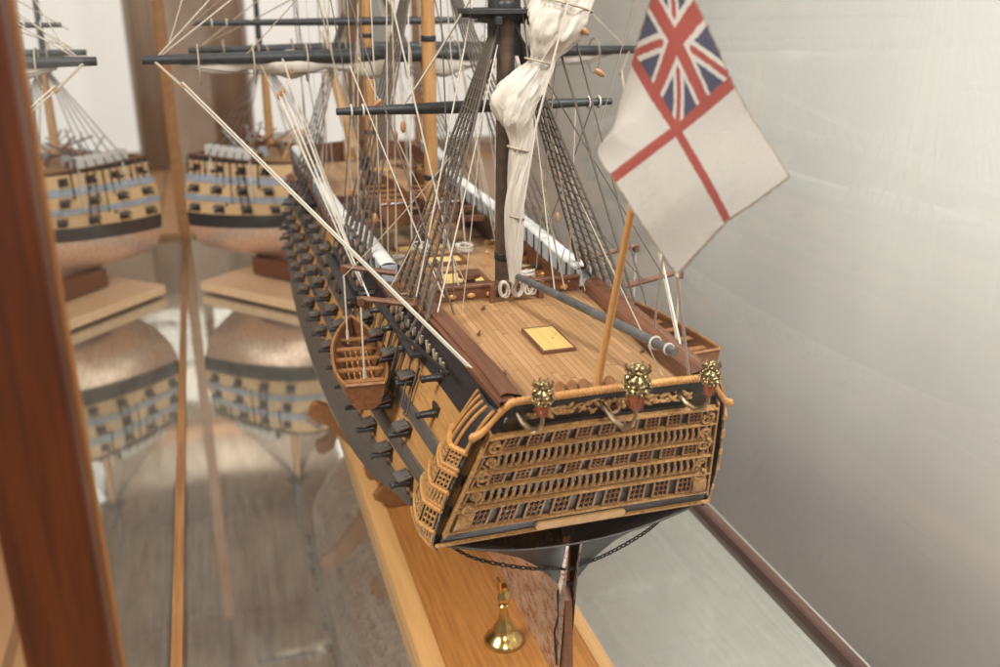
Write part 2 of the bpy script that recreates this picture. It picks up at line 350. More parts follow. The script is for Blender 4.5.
# ------------------------------------------------------------------ the display case
X0, X1, Y0, Y1, Z0, Z1 = -2.07, 2.12, -1.3, 13.2, -1.7, 6.2
case = tag(empty('display_case', (0, 0, 0)), 'tall glass display case with mahogany corner posts round the model ship', 'display case')
b = MB(); b.box((0, 5.95, Z0-.06), (4.5, 14.8, .12)); b.build('mirror_floor', 'base_mirror', case)
b = MB(); b.box((0.02, 5.95, (Z0-.12+ZF)/2 - .002), (4.1, 14.3, ZF*-1+Z0-.12-.01)); b.build('plinth', 'mahogany', case)
def post(x, y, w, d, m='mahogany'):
    b = MB(); b.box((x, y, (Z0+Z1)/2 + .002), (w, d, Z1-Z0)); return b.build('corner_post', m, case, bevel=.008)
post(X0+.038, Y0-.07, .221, .10); post(X1+.06, Y0-.02, .215, .2); post(X0-.03, Y1, .24, .24, 'case_rail'); post(X1+.06, Y1, .24, .24, 'case_rail')
b = MB(); b.box((X0+.150, Y0-.012, (Z0+Z1)/2), (.014, .018, Z1-Z0-.01)); b.build('glazing_bead', 'case_bead', case)
def rail(c, d, m): b = MB(); b.box(c, d); return b.build('rail', m, case, bevel=.006)
rail((X0+.018, 5.95, Z0+.022), (.04, 14.1, .04), 'case_rail'); rail((X1+.01, 5.95, Z0+.035), (.09, 14.1, .066), 'case_rail_red')
rail((0, Y1, Z0+.035), (3.9, .09, .066), 'case_rail'); rail((0.02, Y0, Z0+.03), (3.9, .08, .06), 'case_rail')
for c, d in (((X0, 5.95, Z1), (.1, 14.4, .1)), ((X1, 5.95, Z1), (.1, 14.4, .1)), ((0, Y1, Z1), (4, .1, .1)), ((0, Y0, Z1), (4, .1, .1))): rail(c, d, 'mahogany')
def pane(p, m='case_glass'): b = MB(); b.add(p, [(0, 1, 2, 3)]); return b.build('glass_pane', m, case, smooth=False)
pane([(X0, Y0, Z0), (X0, Y1, Z0), (X0, Y1, Z1), (X0, Y0, Z1)]); pane([(X1, Y0, Z0), (X1, Y1, Z0), (X1, Y1, Z1), (X1, Y0, Z1)])
pane([(X0, Y1, Z0), (X1, Y1, Z0), (X1, Y1, Z1), (X0, Y1, Z1)]); pane([(X0, Y0, Z0), (X1, Y0, Z0), (X1, Y0, Z1), (X0, Y0, Z1)], 'near_glass')

# ------------------------------------------------------------------ stand board, cradles, pedestals
BT = -1.5
def board(name, x, y, rz, w, L, lab):
    t = tag(empty(name, (x, y, BT), rz), lab, 'stand')
    b = MB(); b.box((0, L/2, -.02), (w-.24, L-.001, .04)); b.build('top_panel', 'stand_wood', t)
    b = MB(); pr = [(0, -.195), (-.125, -.195), (-.125, -.06), (-.10, -.03), (-.055, .004), (0, .006)]
    for sx in (-1, 1):
        q = [(sx*(w/2-.125-px), z) for px, z in pr]
        n = len(q); vs = [(a, 0, z) for a, z in q] + [(a, L, z) for a, z in q]
        b.add(vs, [tuple(range(n)), tuple(range(2*n-1, n-1, -1))] + [(i, n+i, n+(i+1) % n, (i+1) % n) for i in range(n)])
    b.build('edge_moulding', 'stand_edge_wood', t); return t
board('stand_board', 0, .15, 0, 1.16, 6.9, 'long honey brown wooden board under the ship with pale moulded edges')
def cradle(y, tipx, tipz, lab, lo=-.95):
    t = tag(empty('cradle', (0, y, 0)), lab, 'cradle', 'wooden cradles under the hull')
    b = MB()
    poly = [(.42, BT+.008), (.55, BT+.10), (tipx-.12, tipz-.16), (tipx-.03, tipz-.10)]
    poly += [(tipx-.06 + .09*math.cos(a), tipz-.03 + .09*math.sin(a)) for a in [PI*(-.35+.1*i) for i in range(9)]]
    poly += [(tipx-.16, tipz), (.42, BT+.22), (.12, BT+.14)]
    for sgn in (1, -1):
        p = [(sgn*x, z) for x, z in poly] + [(0, BT+.14), (0, BT+.008)]
        k = len(p); b.add([(x, -.045, z) for x, z in p] + [(x, .045, z) for x, z in p], [tuple(range(k)), tuple(range(2*k-1, k-1, -1))] + [(i, k+i, k+(i+1) % k, (i+1) % k) for i in range(k)])
    b.build('shaped_board', 'cradle_wood', t); return t
cradle(3.75, .91, -.93, 'farther brown cradle board whose rounded end sticks out past the hull')
cradle(2.95, .58, -1.12, 'nearer small cradle board with its rounded end against the hull bottom')
cradle(5.9, .70, -1.0, 'cradle board under the bow, hidden in the shade of the hull')
def pedestal(y, lab):
    t = tag(empty('pedestal', (-.035 if y < 2 else 0, y, BT)), lab, 'pedestal', 'turned brass pedestals under the keel')
    b = MB(); b.lathe([(.128, .007), (.128, .018), (.118, .032), (.088, .058), (.066, .078), (.060, .09), (.068, .095), (.066, .108), (.050, .135), (.036, .175), (.028, .22), (.025, .26), (.034, .265), (.034, .275), (.024, .285)], 40)
    b.build('base', 'pedestal_brass', t)
    b = MB(); b.lathe([(.022, .284), (.036, .30), (.043, .325), (.040, .35), (.026, .37), (.020, .385), (.030, .395), (.030, .42)], 28)
    for s in (-1, 1): b.box((s*.032, 0, .43), (.012, .06, .08))
    b.build('finial', 'pedestal_brass', t)
pedestal(1.07, 'turned brass pedestal with flared foot standing on the board below the stern')
pedestal(5.2, 'brass pedestal under the forward keel')

# ------------------------------------------------------------------ hull form
LV = [-1.05, -.95, -.80, -.60, -.40, -.20, -.05, .10, .30, .50, .70, .90]
ST = {.0: [.03, .03, .03, .03, .05, .22, .66, .665, .635, .59, .535, .47],
      .25: [.03, .03, .03, .04, .08, .35, .69, .70, .67, .615, .55, .49],
      .6: [.03, .035, .045, .09, .31, .62, .73, .74, .695, .63, .56, .51],
      1.0: [.03, .05, .08, .24, .56, .735, .775, .775, .72, .65, .585, .54],
      1.6: [.03, .14, .34, .62, .775, .815, .82, .805, .745, .67, .61, .57],
      2.5: [.03, .34, .62, .80, .865, .87, .86, .835, .77, .69, .635, .60],
      3.6: [.03, .45, .74, .86, .895, .89, .88, .85, .785, .71, .66, .63],
      4.8: [.03, .43, .72, .85, .89, .89, .88, .855, .79, .72, .67, .645],
      5.6: [.03, .30, .58, .75, .84, .865, .865, .85, .805, .75, .71, .69],
      6.2: [.03, .12, .30, .50, .63, .71, .75, .77, .76, .74, .72, .71],
      6.6: [.03, .05, .12, .25, .38, .50, .58, .63, .66, .67, .67, .67],
      6.9: [.03, .03, .03, .06, .10, .16, .24, .32, .42, .50, .55, .56],
      7.05: [.03]*6 + [.03, .04, .06, .09, .12, .14]}
SY = sorted(ST)
def B0(y, z): return spline(LV, [spline(SY, [ST[q][k] for q in SY], y) for k in range(12)], z)
def sheer(y): return .055*((y-3)/3.2)**2 - .045
def ysh(y, z): return y - .433*max(z, 0)*max(0, 1-max(y, 0)/.9)
def ztop(y): return .50 if SEC else spline([-.4, 1.0, 1.12, 1.2, 2.8, 2.95, 4.9, 5.05, 6.6, 7.05], [.86, .86, .84, .76, .76, .70, .70, .76, .78, .78], y)
SEC = False
BAND = [(-1.05, -.42, 'copper'), (-.42, .05, 'black_wale'), (.05, .185, 'ochre_side'), (.185, .26, 'black_wale'), (.26, .39, 'ochre_side'),
        (.39, .455, 'black_wale'), (.455, .655, 'ochre_side'), (.655, 9, 'black_paint')]
HM = ['copper', 'black_wale', 'ochre_side', 'black_paint', 'walnut']
def hull_side(b, y0, y1, sgn, step=.1):
    n = max(2, int(round((y1-y0)/step))); ys = [lerp(y0, y1, i/n) for i in range(n+1)]
    for lo, hi, m in BAND:
        k = 10 if m == 'copper' else (7 if lo < -.3 else 3)
        rows = []
        for y in ys:
            top = ztop(y) - sheer(y); a, h = lo, min(hi, top); row = []
            ex = .014 if m == 'black_wale' else 0
            for j in range(k+1):
                zz = lerp(a, h, j/k); z = zz + sheer(y)
                if lo == -1.05 and j == 0: z = -1.05
                w = B0(y, z) + (ex if not (lo == -.42 and j == 0) else 0)
                if y == 0 and z < 0:
                    u = min(1, B0(0, z)/.66); z = -.11*(1-u**2.2) - .004*(z < -.5)
                row.append((sgn*w, ysh(y, z), z))
            if ex: row = [(sgn*(abs(row[0][0])-ex), row[0][1], row[0][2])] + row + [(sgn*(abs(row[-1][0])-ex), row[-1][1], row[-1][2])]
            rows.append(row)
        cut = [i for i, y in enumerate(ys) if y <= .46]
        if m == 'black_wale' and lo < -.3 and not SEC and len(cut) > 1:      # the counter and tuck are plain black
            k_ = len(cut); q = rows[:k_]; b.grid(q if sgn > 0 else q[::-1], HM.index('black_paint')); rows = rows[k_-1:]
        if sgn < 0: rows = rows[::-1]
        b.grid(rows, HM.index(m))
def hull(parent, y0=0, y1=7.05, closed_stern=True, name='hull', mats=None):
    b = MB()
    for s in (-1, 1): hull_side(b, y0, y1, s)
    ys = [lerp(y0, y1, i/70) for i in range(71)]
    P = [[(-.03, y, -1.05), (.03, y, -1.05)] for y in ys]; b.grid(P, 0)           # keel sole
    for s in (-1, 1):                                                                # bulwark inside and capping
        R = []
        for y in ys:
            zt = ztop(y); w = B0(y, zt); yy = ysh(y, zt)
            R.append([(s*(w+.02), yy, zt-.012), (s*(w+.02), yy, zt+.012), (s*(w-.055), yy+.012, zt+.012), (s*(w-.055), ysh(y, zt-.30)+.05*(y < .5), zt-.30)])
        b.grid(R if s > 0 else R[::-1], 4)
    z0 = [lerp(-1.05, ztop(y0), i/14) for i in range(15)]
    if not closed_stern:
        for sec, fl in ((y0, 1),):
            P = [[(-B0(sec, z), sec, z), (B0(sec, z), sec, z)] for z in z0]; b.grid(P, 4)
    return b.build(name, mats or HM, parent, sharp=30)
ship = tag(empty('model_ship', (0, 0, 0)), 'large wooden model of a three masted warship with gilt windowed stern and full rigging', 'model ship')
hl = hull(ship)
# counter and stern plate behind the galleries
def yt(z): return -.433*max(z, 0)
def wt(z): return B0(0, z)
b = MB(); P = []
for i in range(10):
    z = lerp(-.005, .78, i/9); P.append([(s*wt(z)*.985, yt(z) + .012, z) for s in (-1, -.5, 0, .5, 1)])
b.grid(P); b.build('stern_plate', 'black_paint', ship, solid=.02)
# dark planked underside arch of the counter
b = MB(); P = []
for i in range(9):
    a = i/8; P.append([(s*.66*(1-.0*a), lerp(-.01, .16, a), -.11*(1-abs(s)**2.2)*1 - .004 - .12*a*(1-abs(s)**2)) for s in [k/8 for k in range(-8, 9)]])
b.grid(P); b.build('counter_planking', 'black_wale', ship, solid=.01)

# decks
def deck(name, y0, y1, z, m='deck_planks', inset=.05, dz=lambda y: 0):
    b = MB(); n = 20; P = []
    for i in range(n+1):
        y = lerp(y0, y1, i/n); w = B0(max(y, 0), z) - inset; P.append([(s*w, y, z + dz(y) + .012*(1-s*s)) for s in (-1, -.5, 0, .5, 1)])
    b.grid(P); return b.build(name, m, ship, solid=.02)
PZ = .80
pd = deck('poop_deck', -.335, 1.12, PZ, inset=.02)
qd = deck('quarter_deck', .95, 3.0, .58, 'lower_deck_planks'); wd = deck('waist_deck', 2.9, 5.0, .46, 'lower_deck_planks'); fd = deck('forecastle_deck', 4.95, 6.75, .60, 'lower_deck_planks')
b = MB(); b.box((0, 1.115, .69), (1.04, .03, .23)); b.build('poop_bulkhead', 'walnut', ship)
for q in ((0, 4.95, .53), (0, 2.95, .52)): b = MB(); b.box(q, (1.3, .03, .13)); b.build('deck_bulkhead', 'walnut', ship)
# poop capping planks, thick brown
for s in (-1, 1):
    b = MB(); P = []
    for i in range(15):
        y = lerp(-.33, 1.1, i/14); w = B0(max(y, 0), .84); P.append([(s*(w-.005), y, .862), (s*(w-.005), y, .884), (s*(w-.03), y, .892), (s*(w-.095), y, .874), (s*(w-.105), y, .855), (s*(w-.105), y, .80)])
    b.grid(P if s > 0 else P[::-1]); b.build('bulwark_rail', 'walnut', ship, sharp=25)
# breast rail with scalloped holes at the fore end of the poop
b = MB(); b.box((0, 1.12, .895), (.86, .045, .02)); b.box((0, 1.12, .845), (.86, .03, .085)); b.build('breast_rail', 'walnut', ship, bevel=.004)
for i in range(7):
    b = MB(); b.blob((-.33+.11*i, 1.098, .845), (.024, .008, .016)); b.build('cleat', 'honey_wood', ship)
# skylight
sk = MB(); cx, cy = -.03, .36
for d in (-1, 1): sk.box((cx+d*.079, cy, .827), (.012, .33, .028)); sk.box((cx, cy+d*.160, .827), (.15, .012, .0285))
sk = sk.build('skylight', 'walnut', pd, bevel=.002); b = MB(); b.box((cx, cy, .820), (.15, .31, .03))
for i in range(13): b.box((cx-.072+.012*i, cy, .837), (.005, .308, .007))
for i in range(9): b.box((cx, cy-.14+.035*i, .8365), (.146, .005, .005))
b.build('grating', 'grating_slats', pd)
# flag lockers and chocks near the taffrail
for x, w in ((-.17, .03), (-.115, .03), (-.06, .03), (.06, .03)):
    b = MB(); b.tube([(x-.05, -.33, .86), (x-.02, -.24, .852), (x+.01, -.16, .832)], [.008, .011, .005], 10, flat=2.2); b.build('chock', 'cradle_wood', ship)
for x, y in ((-.33, .55), (-.36, .02), (.33, .62), (.36, .1), (-.2, .92), (.3, .9)):
    b = MB(); b.tube([(x-.014, y-.02, .83), (x+.012, y+.022, .83)], .005, 6); b.box((x, y, .82), (.012, .012, .02)); b.build('cleat', 'gun_bronze', ship)

# ------------------------------------------------------------------ stern gallery
NA = V(0, -1, -.433).normalized()
def T(s, t, out=0):
    z = .11 + .60*t; w = lerp(.668, .533, t)
    p = V(s*w, yt(z) - .028*(1-s*s) - .004, z + .022*(1-s*s)); return p + NA*(out)
def fb(b, s0, s1, t0, t1, o0, o1, mi=0, ns=1):
    for k in range(ns):
        a, c = lerp(s0, s1, k/ns), lerp(s0, s1, (k+1)/ns)
        b.hexa([T(a, t0, o0), T(c, t0, o0), T(c, t0, o1), T(a, t0, o1), T(a, t1, o0), T(c, t1, o0), T(c, t1, o1), T(a, t1, o1)], mi)
gal = MB(); fb(gal, -1, 1, -.13, 1.02, -.02, .006, ns=16); gal = gal.build('stern_gallery', 'black_paint', ship, smooth=False)
RT = [(-.155, .02, .022), (0, .018, .030), (.245, .016, .034), (.285, .010, .024), (.462, .016, .034), (.622, .014, .032), (.652, .010, .024), (.822, .016, .034), (.985, .020, .036)]
for t, h, o in RT:
    b = MB(); e = 1.0 if t > -.1 else 1.03; fb(b, -e, e, t-h/2*.66, t+h/2*.66, .004, o, ns=24); b.build('moulding', 'carved_gilt_wood', gal, sharp=30)
def window(s, t0, t1, hw=.060):
    b = MB(); fb(b, s-hw, s+hw, t0, t1, .006, .012, 1); c = .0068
    for k in range(4): x = lerp(s-hw, s+hw, k/3); e = c*(1.25 if k in (0, 3) else .5); fb(b, x-e, x+e, t0, t1, .013, .023, 0 if k in (0, 3) else 2)
    for k in range(4): y = lerp(t0, t1, k/3); e = .0066*(1.2 if k in (0, 3) else .5); fb(b, s-hw, s+hw, y-e, y+e, .0128, .0222, 0 if k in (0, 3) else 2)
    b.build('window', ['window_frame_wood', 'window_brown', 'glazing_bar_wood'], gal)
for (t0, t1) in ((.03, .225), (.49, .608), (.848, .962)):
    for i in range(9): window(-.80 + .198*i + .008, t0, t1)
for (t0, t1) in ((.297, .45), (.664, .812)):
    b = MB(); n = 31
    fb(b, -.86, .86, t0, t1, .004, .008, 1, ns=12)
    for i in range(n):
        s = lerp(-.845, .845, i/(n-1)); pts = []; rr = []
        for a, r in ((0, .010), (.12, .011), (.2, .006), (.38, .0115), (.55, .009), (.66, .0055), (.78, .0095), (.9, .0105), (1, .007)):
            p = T(s + .006*math.sin(a*5), lerp(t0, t1, a), .018 + .008*math.sin(a*PI)); pts.append(p); rr.append(r)
        b.tube(pts, [q*.80 for q in rr], 7, cap=True)
    b.build('balustrade', ['carved_gilt_wood', 'window_brown'], gal)
# side pilasters and scrollwork
for s in (-1, 1):
    b = MB(); fb(b, s*.995, s*1.012, -.04, 1.03, .0, .03); fb(b, s*.955, s*.97, .0, .99, .004, .02); b.build('pilaster', 'carved_gilt_wood', gal)
    b = MB()
    def spiral(cs, ct, r, turns, dirn, start):
        pts = []; rr = []
        for i in range(26):
            a = i/25; ang = start + dirn*turns*2*PI*a; q = r*(1-.82*a)
            p = T(cs, ct, .026); pts.append(p + V(q*math.cos(ang), 0, q*math.sin(ang)) + V(0, -.433*q*math.sin(ang), 0)); rr.append(.0095*(1-.5*a))
        b.tube(pts, rr, 7)
    for ct, r, st in ((.24, .036, PI/2), (.40, .026, -PI/2), (.60, .038, PI/2), (.74, .026, -PI/2), (.88, .034, PI/2)):
        spiral(s*.905, ct, r, 1.5, -s, st)
    for i in range(16):
        t = .2 + .74*i/15; p = T(s*(.905 + .035*math.sin(i*2.1)), t, .02)
        b.blob(p, (.007, .008, .019), RX(.4) @ RY(random.uniform(-1, 1)), 7)
    b.build('carved_scroll', 'carved_gilt_wood', gal)
    b = MB(); P = [T(s*q, -.0 + .015 + .19*a, .018 + .018*math.sin(a*PI)) for a in (0, .25, .5, .75, 1) for q in (.86, .97)]
    b.grid([[P[2*i], P[2*i+1]] for i in range(5)]); b.build('corner_bracket', 'carved_gilt_wood', gal, solid=.014)
# name plaque on the counter, rounded ends
b = MB(); poly = []
for k in range(9): a = PI/2 + PI*k/8; poly.append((-.19 + .022*math.cos(a), .026*math.sin(a)))
for k in range(9): a = -PI/2 + PI*k/8; poly.append((.23 + .022*math.cos(a), .026*math.sin(a)))
b.prism(poly, .02, None); MM = Matrix((V(1, 0, .0), -NA.cross(V(1, 0, 0)), NA)).transposed()
b.v = [tuple(MM @ V(*p) + V(-.02, -.052, .062)) for p in b.v]; b.build('plaque', 'plaque_wood', gal, bevel=.004)
# taffrail: cyma ends and a twisted rope moulding between them
def taff(s):    # s in -1..1 -> point of the top line
    a = abs(s)
    if a < .72: x = a/.72*.43; z = .868 + .014*(1-(a/.72)**2); y = -.375 - .02*(1-(a/.72)**2)
    else:
        q = (a-.72)/.28; x = lerp(.43, .605, q); z = .868 - .165*(3*q*q-2*q**3); y = lerp(-.375, -.315, q)
    return V(x*(1 if s > 0 else -1), y, z)
b = MB(); pts = [taff(-.72 + 1.44*i/220) for i in range(221)]
for ph in (0, 2*PI/3, 4*PI/3):
    q = []
    for i, p in enumerate(pts): a = ph + i*.52; q.append(p + V(0, .0088*math.cos(a), .0088*math.sin(a)))
    b.tube(q, .0098, 6)
b.build('taffrail', 'honey_wood', gal, sharp=80)
for s in (-1, 1):
    b = MB(); pts = [taff(s*(.70 + .30*i/16)) for i in range(17)]; b.tube(pts, [.015 + .003*math.sin(i*.5) for i in range(17)], 10)
    b.blob(pts[-1] + V(-s*.004, 0, -.004), (.020, .017, .020)); b.build('taffrail_end', 'honey_wood', gal)
    b = MB(); pts = [taff(s*(.72 + .28*i/10)) for i in range(11)]                    # side cheek under the curve
    P = [[p + V(0, .02, -.012), p + V(0, .03, -.012) + V(s*.0, .10*0, 0), V(p.x, yt(.70)+.01, .70)] for p in pts]; b.grid(P); b.build('cheek', 'black_paint', gal, solid=.012)
b = MB(); P = [[taff(-.8+1.6*i/30) + V(0, .012, -.01), V(taff(-.8+1.6*i/30).x, -.322, .715)] for i in range(31)]; b.grid(P); b.build('tafferel_board', 'black_paint', gal, solid=.014)
# carved trophies on the tafferel
b = MB()
for s in (-1, 1):
    for i in range(22):
        a = i/21; x = s*(.02 + .34*a); env = .030*(1-.55*a)
        for j in range(2):
            p = V(x + random.uniform(-.01, .01), -.372 + .01*j, .79 + random.uniform(-1, 1)*env + .012*(1-a*a))
            b.blob(p, (random.uniform(.016, .032), .010, random.uniform(.006, .011)), RY(random.uniform(-.9, .9)), 7)
for i in range(7): a = PI*i/6; b.blob((.045*math.cos(a), -.385, .79+.035*math.sin(a)), .012, None, 7)
b.ring((0, -.384, .792), .026, .007, RX(PI/2-.3)); b.build('carved_trophy', 'carved_gilt_wood', gal)

# quarter galleries
def qgal(sg):
    def Q(a, z, out=0):
        zz = max(0, min(z, .71)); w = wt(z); bl = .085*min(1, max(0, (z+.06)/.16)) * (1 if z < .6 else max(0, 1-((z-.6)/.24)**2)**.5)
        L = .38 - .12*max(0, z-.1)/.7
        y = yt(z) + a*L; bb = lerp(w, B0(max(.02, a*L), z), a); k = math.sin(PI*(.16+.84*(1-a)) if a < 1 else 0) if False else (1-a**2.2)*(.45 + .55*min(1, a*3.2))
        return V(sg*(bb + (bl+out)*k*1.0 + out*.3 + .004), y, z)
    g = MB(); zs = [-.03, .0, .05, .1, .2, .3, .4, .5, .6, .64, .68, .72, .76, .80, .83]
    P = [[Q(i/14, z) for i in range(15)] for z in zs]; g.grid(P if sg < 0 else P[::-1])
    g = g.build('quarter_gallery', 'black_paint', ship, solid=.006)
    for z, r in ((.005, .013), (.10, .012), (.245, .013), (.27, .009), (.36, .012), (.475, .013), (.50, .009), (.60, .014)):
        b = MB(); b.tube([Q(i/24, z, .010) for i in range(24)], r, 7); b.build('moulding', 'honey_wood', g)
    for k in range(5):
        b = MB(); b.tube([Q(.04+.22*k, lerp(.61, .825, j/8), .006) for j in range(9)], .008, 6); b.build('dome_rib', 'honey_wood', g)
    for z0, z1 in ((.115, .232), (.375, .462), (.515, .590)):
        for w0 in (.05, .31, .57):
            b = MB(); P = [[Q(w0+.2*i/4, z, .004) for i in range(5)] for z in (z0, z1)]; b.grid(P)
            for i in range(4): b.tube([Q(w0+.2*i/3, lerp(z0, z1, j/3), .012) for j in range(4)], .0052, 5, 1)
            for j in range(4): b.tube([Q(w0+.2*i/4, lerp(z0, z1, j/3), .012) for i in range(5)], .0052, 5, 1)
            b.build('window', ['window_brown', 'carved_gilt_wood'], g)
    for z0, z1 in ((.275, .35), (.505, .512), (.02, .09)):
        if z1-z0 < .02: continue
        b = MB()
        for i in range(14): a = .03+.8*i/13; b.tube([Q(a, lerp(z0, z1, q), .010) for q in (0, .3, .5, .75, 1)], [.009, .011, .006, .010, .007], 6)
        b.build('balustrade', 'carved_gilt_wood', g)
    b = MB()
    for i in range(12): a = .03+.8*i/11; b.blob(Q(a, .425+.0*i, .010), (.006, .006, .012)) if False else b.tube([Q(a, lerp(.478, .50, q), .012) for q in (0, 1)], .008, 6)
    b.build('frieze', 'carved_gilt_wood', g)
    return g
qgal(-1); qgal(1)

# lanterns
def lantern(x, y, z, k, lab=None):
    l = empty('stern_lantern', (x, y, z)); l.parent = ship
    b = MB(); b.blob((0, 0, .0), (.052*k, .052*k, .050*k), None, 12)
    rnd = random.Random(int(x*1000)+5)
    for i in range(46):
        th = i*2.399; zz = 1-2*(i+.5)/46; r = math.sqrt(1-zz*zz); d = V(r*math.cos(th), r*math.sin(th), zz)
        c = d*.056*k; rot = along(d)
        if i % 2: b.ring(c, .013*k, .0042*k, rot, 9, 5)
        else: b.blob(c, (.010*k, .010*k, .013*k), rot, 6)
    for i in range(8): a = 2*PI*i/8; b.tube([V(math.cos(a)*.035*k, math.sin(a)*.035*k, .045*k), V(math.cos(a)*.058*k, math.sin(a)*.058*k, .075*k), V(math.cos(a)*.05*k, math.sin(a)*.05*k, .085*k)], .005*k, 5)
    for i in range(6): a = 2*PI*i/6; b.ring((math.cos(a)*.025*k, math.sin(a)*.025*k, .07*k), .013*k, .004*k, RX(PI/2) @ RZ(a), 8, 5)
    b.blob((0, 0, .075*k), (.016*k, .016*k, .022*k)); b.build('crown', 'brass', l, sharp=60)
    b = MB(); b.lathe([(.045*k, -.03*k), (.041*k, -.055*k), (.028*k, -.105*k), (.012*k, -.125*k)], 6); b.build('glazed_cone', 'red_paint', l, smooth=False)
    b = MB()
    for i in range(6): a = 2*PI*i/6; b.tube([V(math.cos(a)*.047*k, math.sin(a)*.047*k, -.03*k), V(math.cos(a)*.03*k, math.sin(a)*.03*k, -.108*k)], .0035*k, 5)
    b.build('cage', 'brass', l)
    b = MB(); hz = .80 - z; b.tube([V(0, 0, -.105*k), V(-.002, -.004, -.15*k), V(-.01, .008, -.195*k), V(-.028, .05, -.225*k), V(-.045, .10, -.215*k), V(-.055, -.345-y, -.175*k)], [.008, .009, .011, .013, .013, .012], 8)
    b.build('bracket', 'bracket_metal', l); return l
lantern(0.0, -.60, .985, .94); lantern(-.372, -.53, .95, .74); lantern(.365, -.53, .945, .74)

# rudder, chain
b = MB(); b.box((0, .215, -.58), (.05, .05, .96)); b.build('sternpost', 'walnut', ship)
r = MB(); r.add([(x, y, z) for x in (-.022, .022) for y, z in ((.19, -.10), (.11, -.10), (.10, -.45), (.06, -.50), (.0, -1.06), (.19, -1.06))], [(0, 1, 2, 3, 4, 5), (11, 10, 9, 8, 7, 6)] + [(i, 6+i, 6+(i+1) % 6, (i+1) % 6) for i in range(6)])
rud = r.build('rudder', 'walnut', ship, bevel=.006)
for z in (-.2, -.42, -.64, -.86):
    b = MB(); b.box((0, .19, z), (.058, .20, .022)); b.build('pintle', 'gun_metal', rud)
b = MB(); b.tube([(-.03, .10, -.22), (-.03, .19, -.17), (-.03, .22, -.15)], .012, 6); b.box((0, .14, -.1), (.07, .1, .06)); b.build('rudder_head', 'gun_metal', rud)
for s in (-1, 1):
    cp = [(.62*s, .16, -.10), (.47*s, .13, -.20), (.23*s, .09, -.275), (.0, .05, -.30)]
    xs = [0, .33, .66, 1]; b = MB(); n = 30; prev = None
    P = [V(*(spline(xs, [c[k] for c in cp], i/n) for k in range(3))) for i in range(n+1)]
    for i in range(n):
        d = (P[i+1]-P[i]); m = along(d) @ RZ(PI/2*(i % 2)) @ RX(PI/2); b.ring((P[i]+P[i+1])/2, d.length*.62, .0042, m, 10, 5, .58)
    b.build('rudder_chain', 'chain_black', ship, sharp=80)
b = MB()
for k in (0, .5, 1): pass
b.tube([(-.02, .10, -.30), (-.035, .13, -.5), (-.03, .12, -.62), (-.04, .15, -.75), (-.03, .13, -.95)], .006, 6); b.build('rudder_pendant', 'chain_black', ship)

# ------------------------------------------------------------------ guns
def norm_ang(y, sg):
    d = B0(y+.05, .1) - B0(y-.05, .1); return math.atan2(d, .1)*-sg*-1
gm = MB(); gm.tube([(0, 0, 0), (.05, 0, 0), (.052, 0, 0), (.125, 0, 0), (.128, 0, 0), (.145, 0, 0)], [.024, .022, .019, .0165, .021, .018], 12)
g0 = gm.build('cannon', 'gun_metal', ship); pm = MB(); pm.box((0, 0, 0), (.012, .092, .080)); p0 = pm.build('gun_port', 'port_dark', ship)
lm = MB(); lm.box((.038, 0, .004), (.076, .104, .009)); lm.box((.038, 0, -.003), (.071, .098, .004), mi=1); lm.box((.02, -.03, .012), (.03, .008, .006)); lm.box((.02, .03, .012), (.03, .008, .006))
l0 = lm.build('port_lid', ['black_wale', 'red_paint'], ship, bevel=.002)
used = False
def gun(parent, y, zz, sg, lid=True, length=1):
    global used
    z = zz + sheer(y); x = B0(y, z); yy = ysh(y, z); dx = (B0(y+.1, z) - B0(y-.1, z))/.2; a = math.atan(-dx)
    rz = a if sg > 0 else PI - a
    ob = []
    for src, dz, ox, tilt in ((g0, -.005, -.01, 0), (p0, 0, 0, 0), (l0, .048, .004, .22)):
        if src is l0 and not lid: continue
        o = dup(src, parent); o.location = (sg*(x+ox), yy, z+dz); o.rotation_euler = (0, tilt, rz); ob.append(o)
        if src is g0 and length != 1: o.scale = (length, 1, 1)
for i in range(17):
    y = .47 + .34*i
    gun(ship, y, .118, -1, length=.8); gun(ship, min(6.3, y+.17), .325, -1, length=.8); gun(ship, .44+.34*i, .545, -1, lid=i > 0, length=.75)
for i in range(10):
    y = .62 + .58*i
    gun(ship, y, .118, 1, length=.8); gun(ship, y+.19, .325, 1, length=.8); gun(ship, y, .545, 1, lid=i > 0, length=.75)
for i in range(8): gun(ship, .52+.34*i, .70, -1, lid=False, length=.8)
for i in range(4): gun(ship, 1.35+.36*i, .70, 1, lid=False, length=.7)
for o in (g0, p0, l0): bpy.data.objects.remove(o)
# entry ladders, fenders and wale ledge
for sg in (-1,):
    b = MB()
    for i in range(9): z = -.05+.075*i; y = 3.55; b.box((sg*(B0(y, z)+.012), y, z), (.03, .16, .012))
    b.build('boarding_steps', 'black_paint', ship)

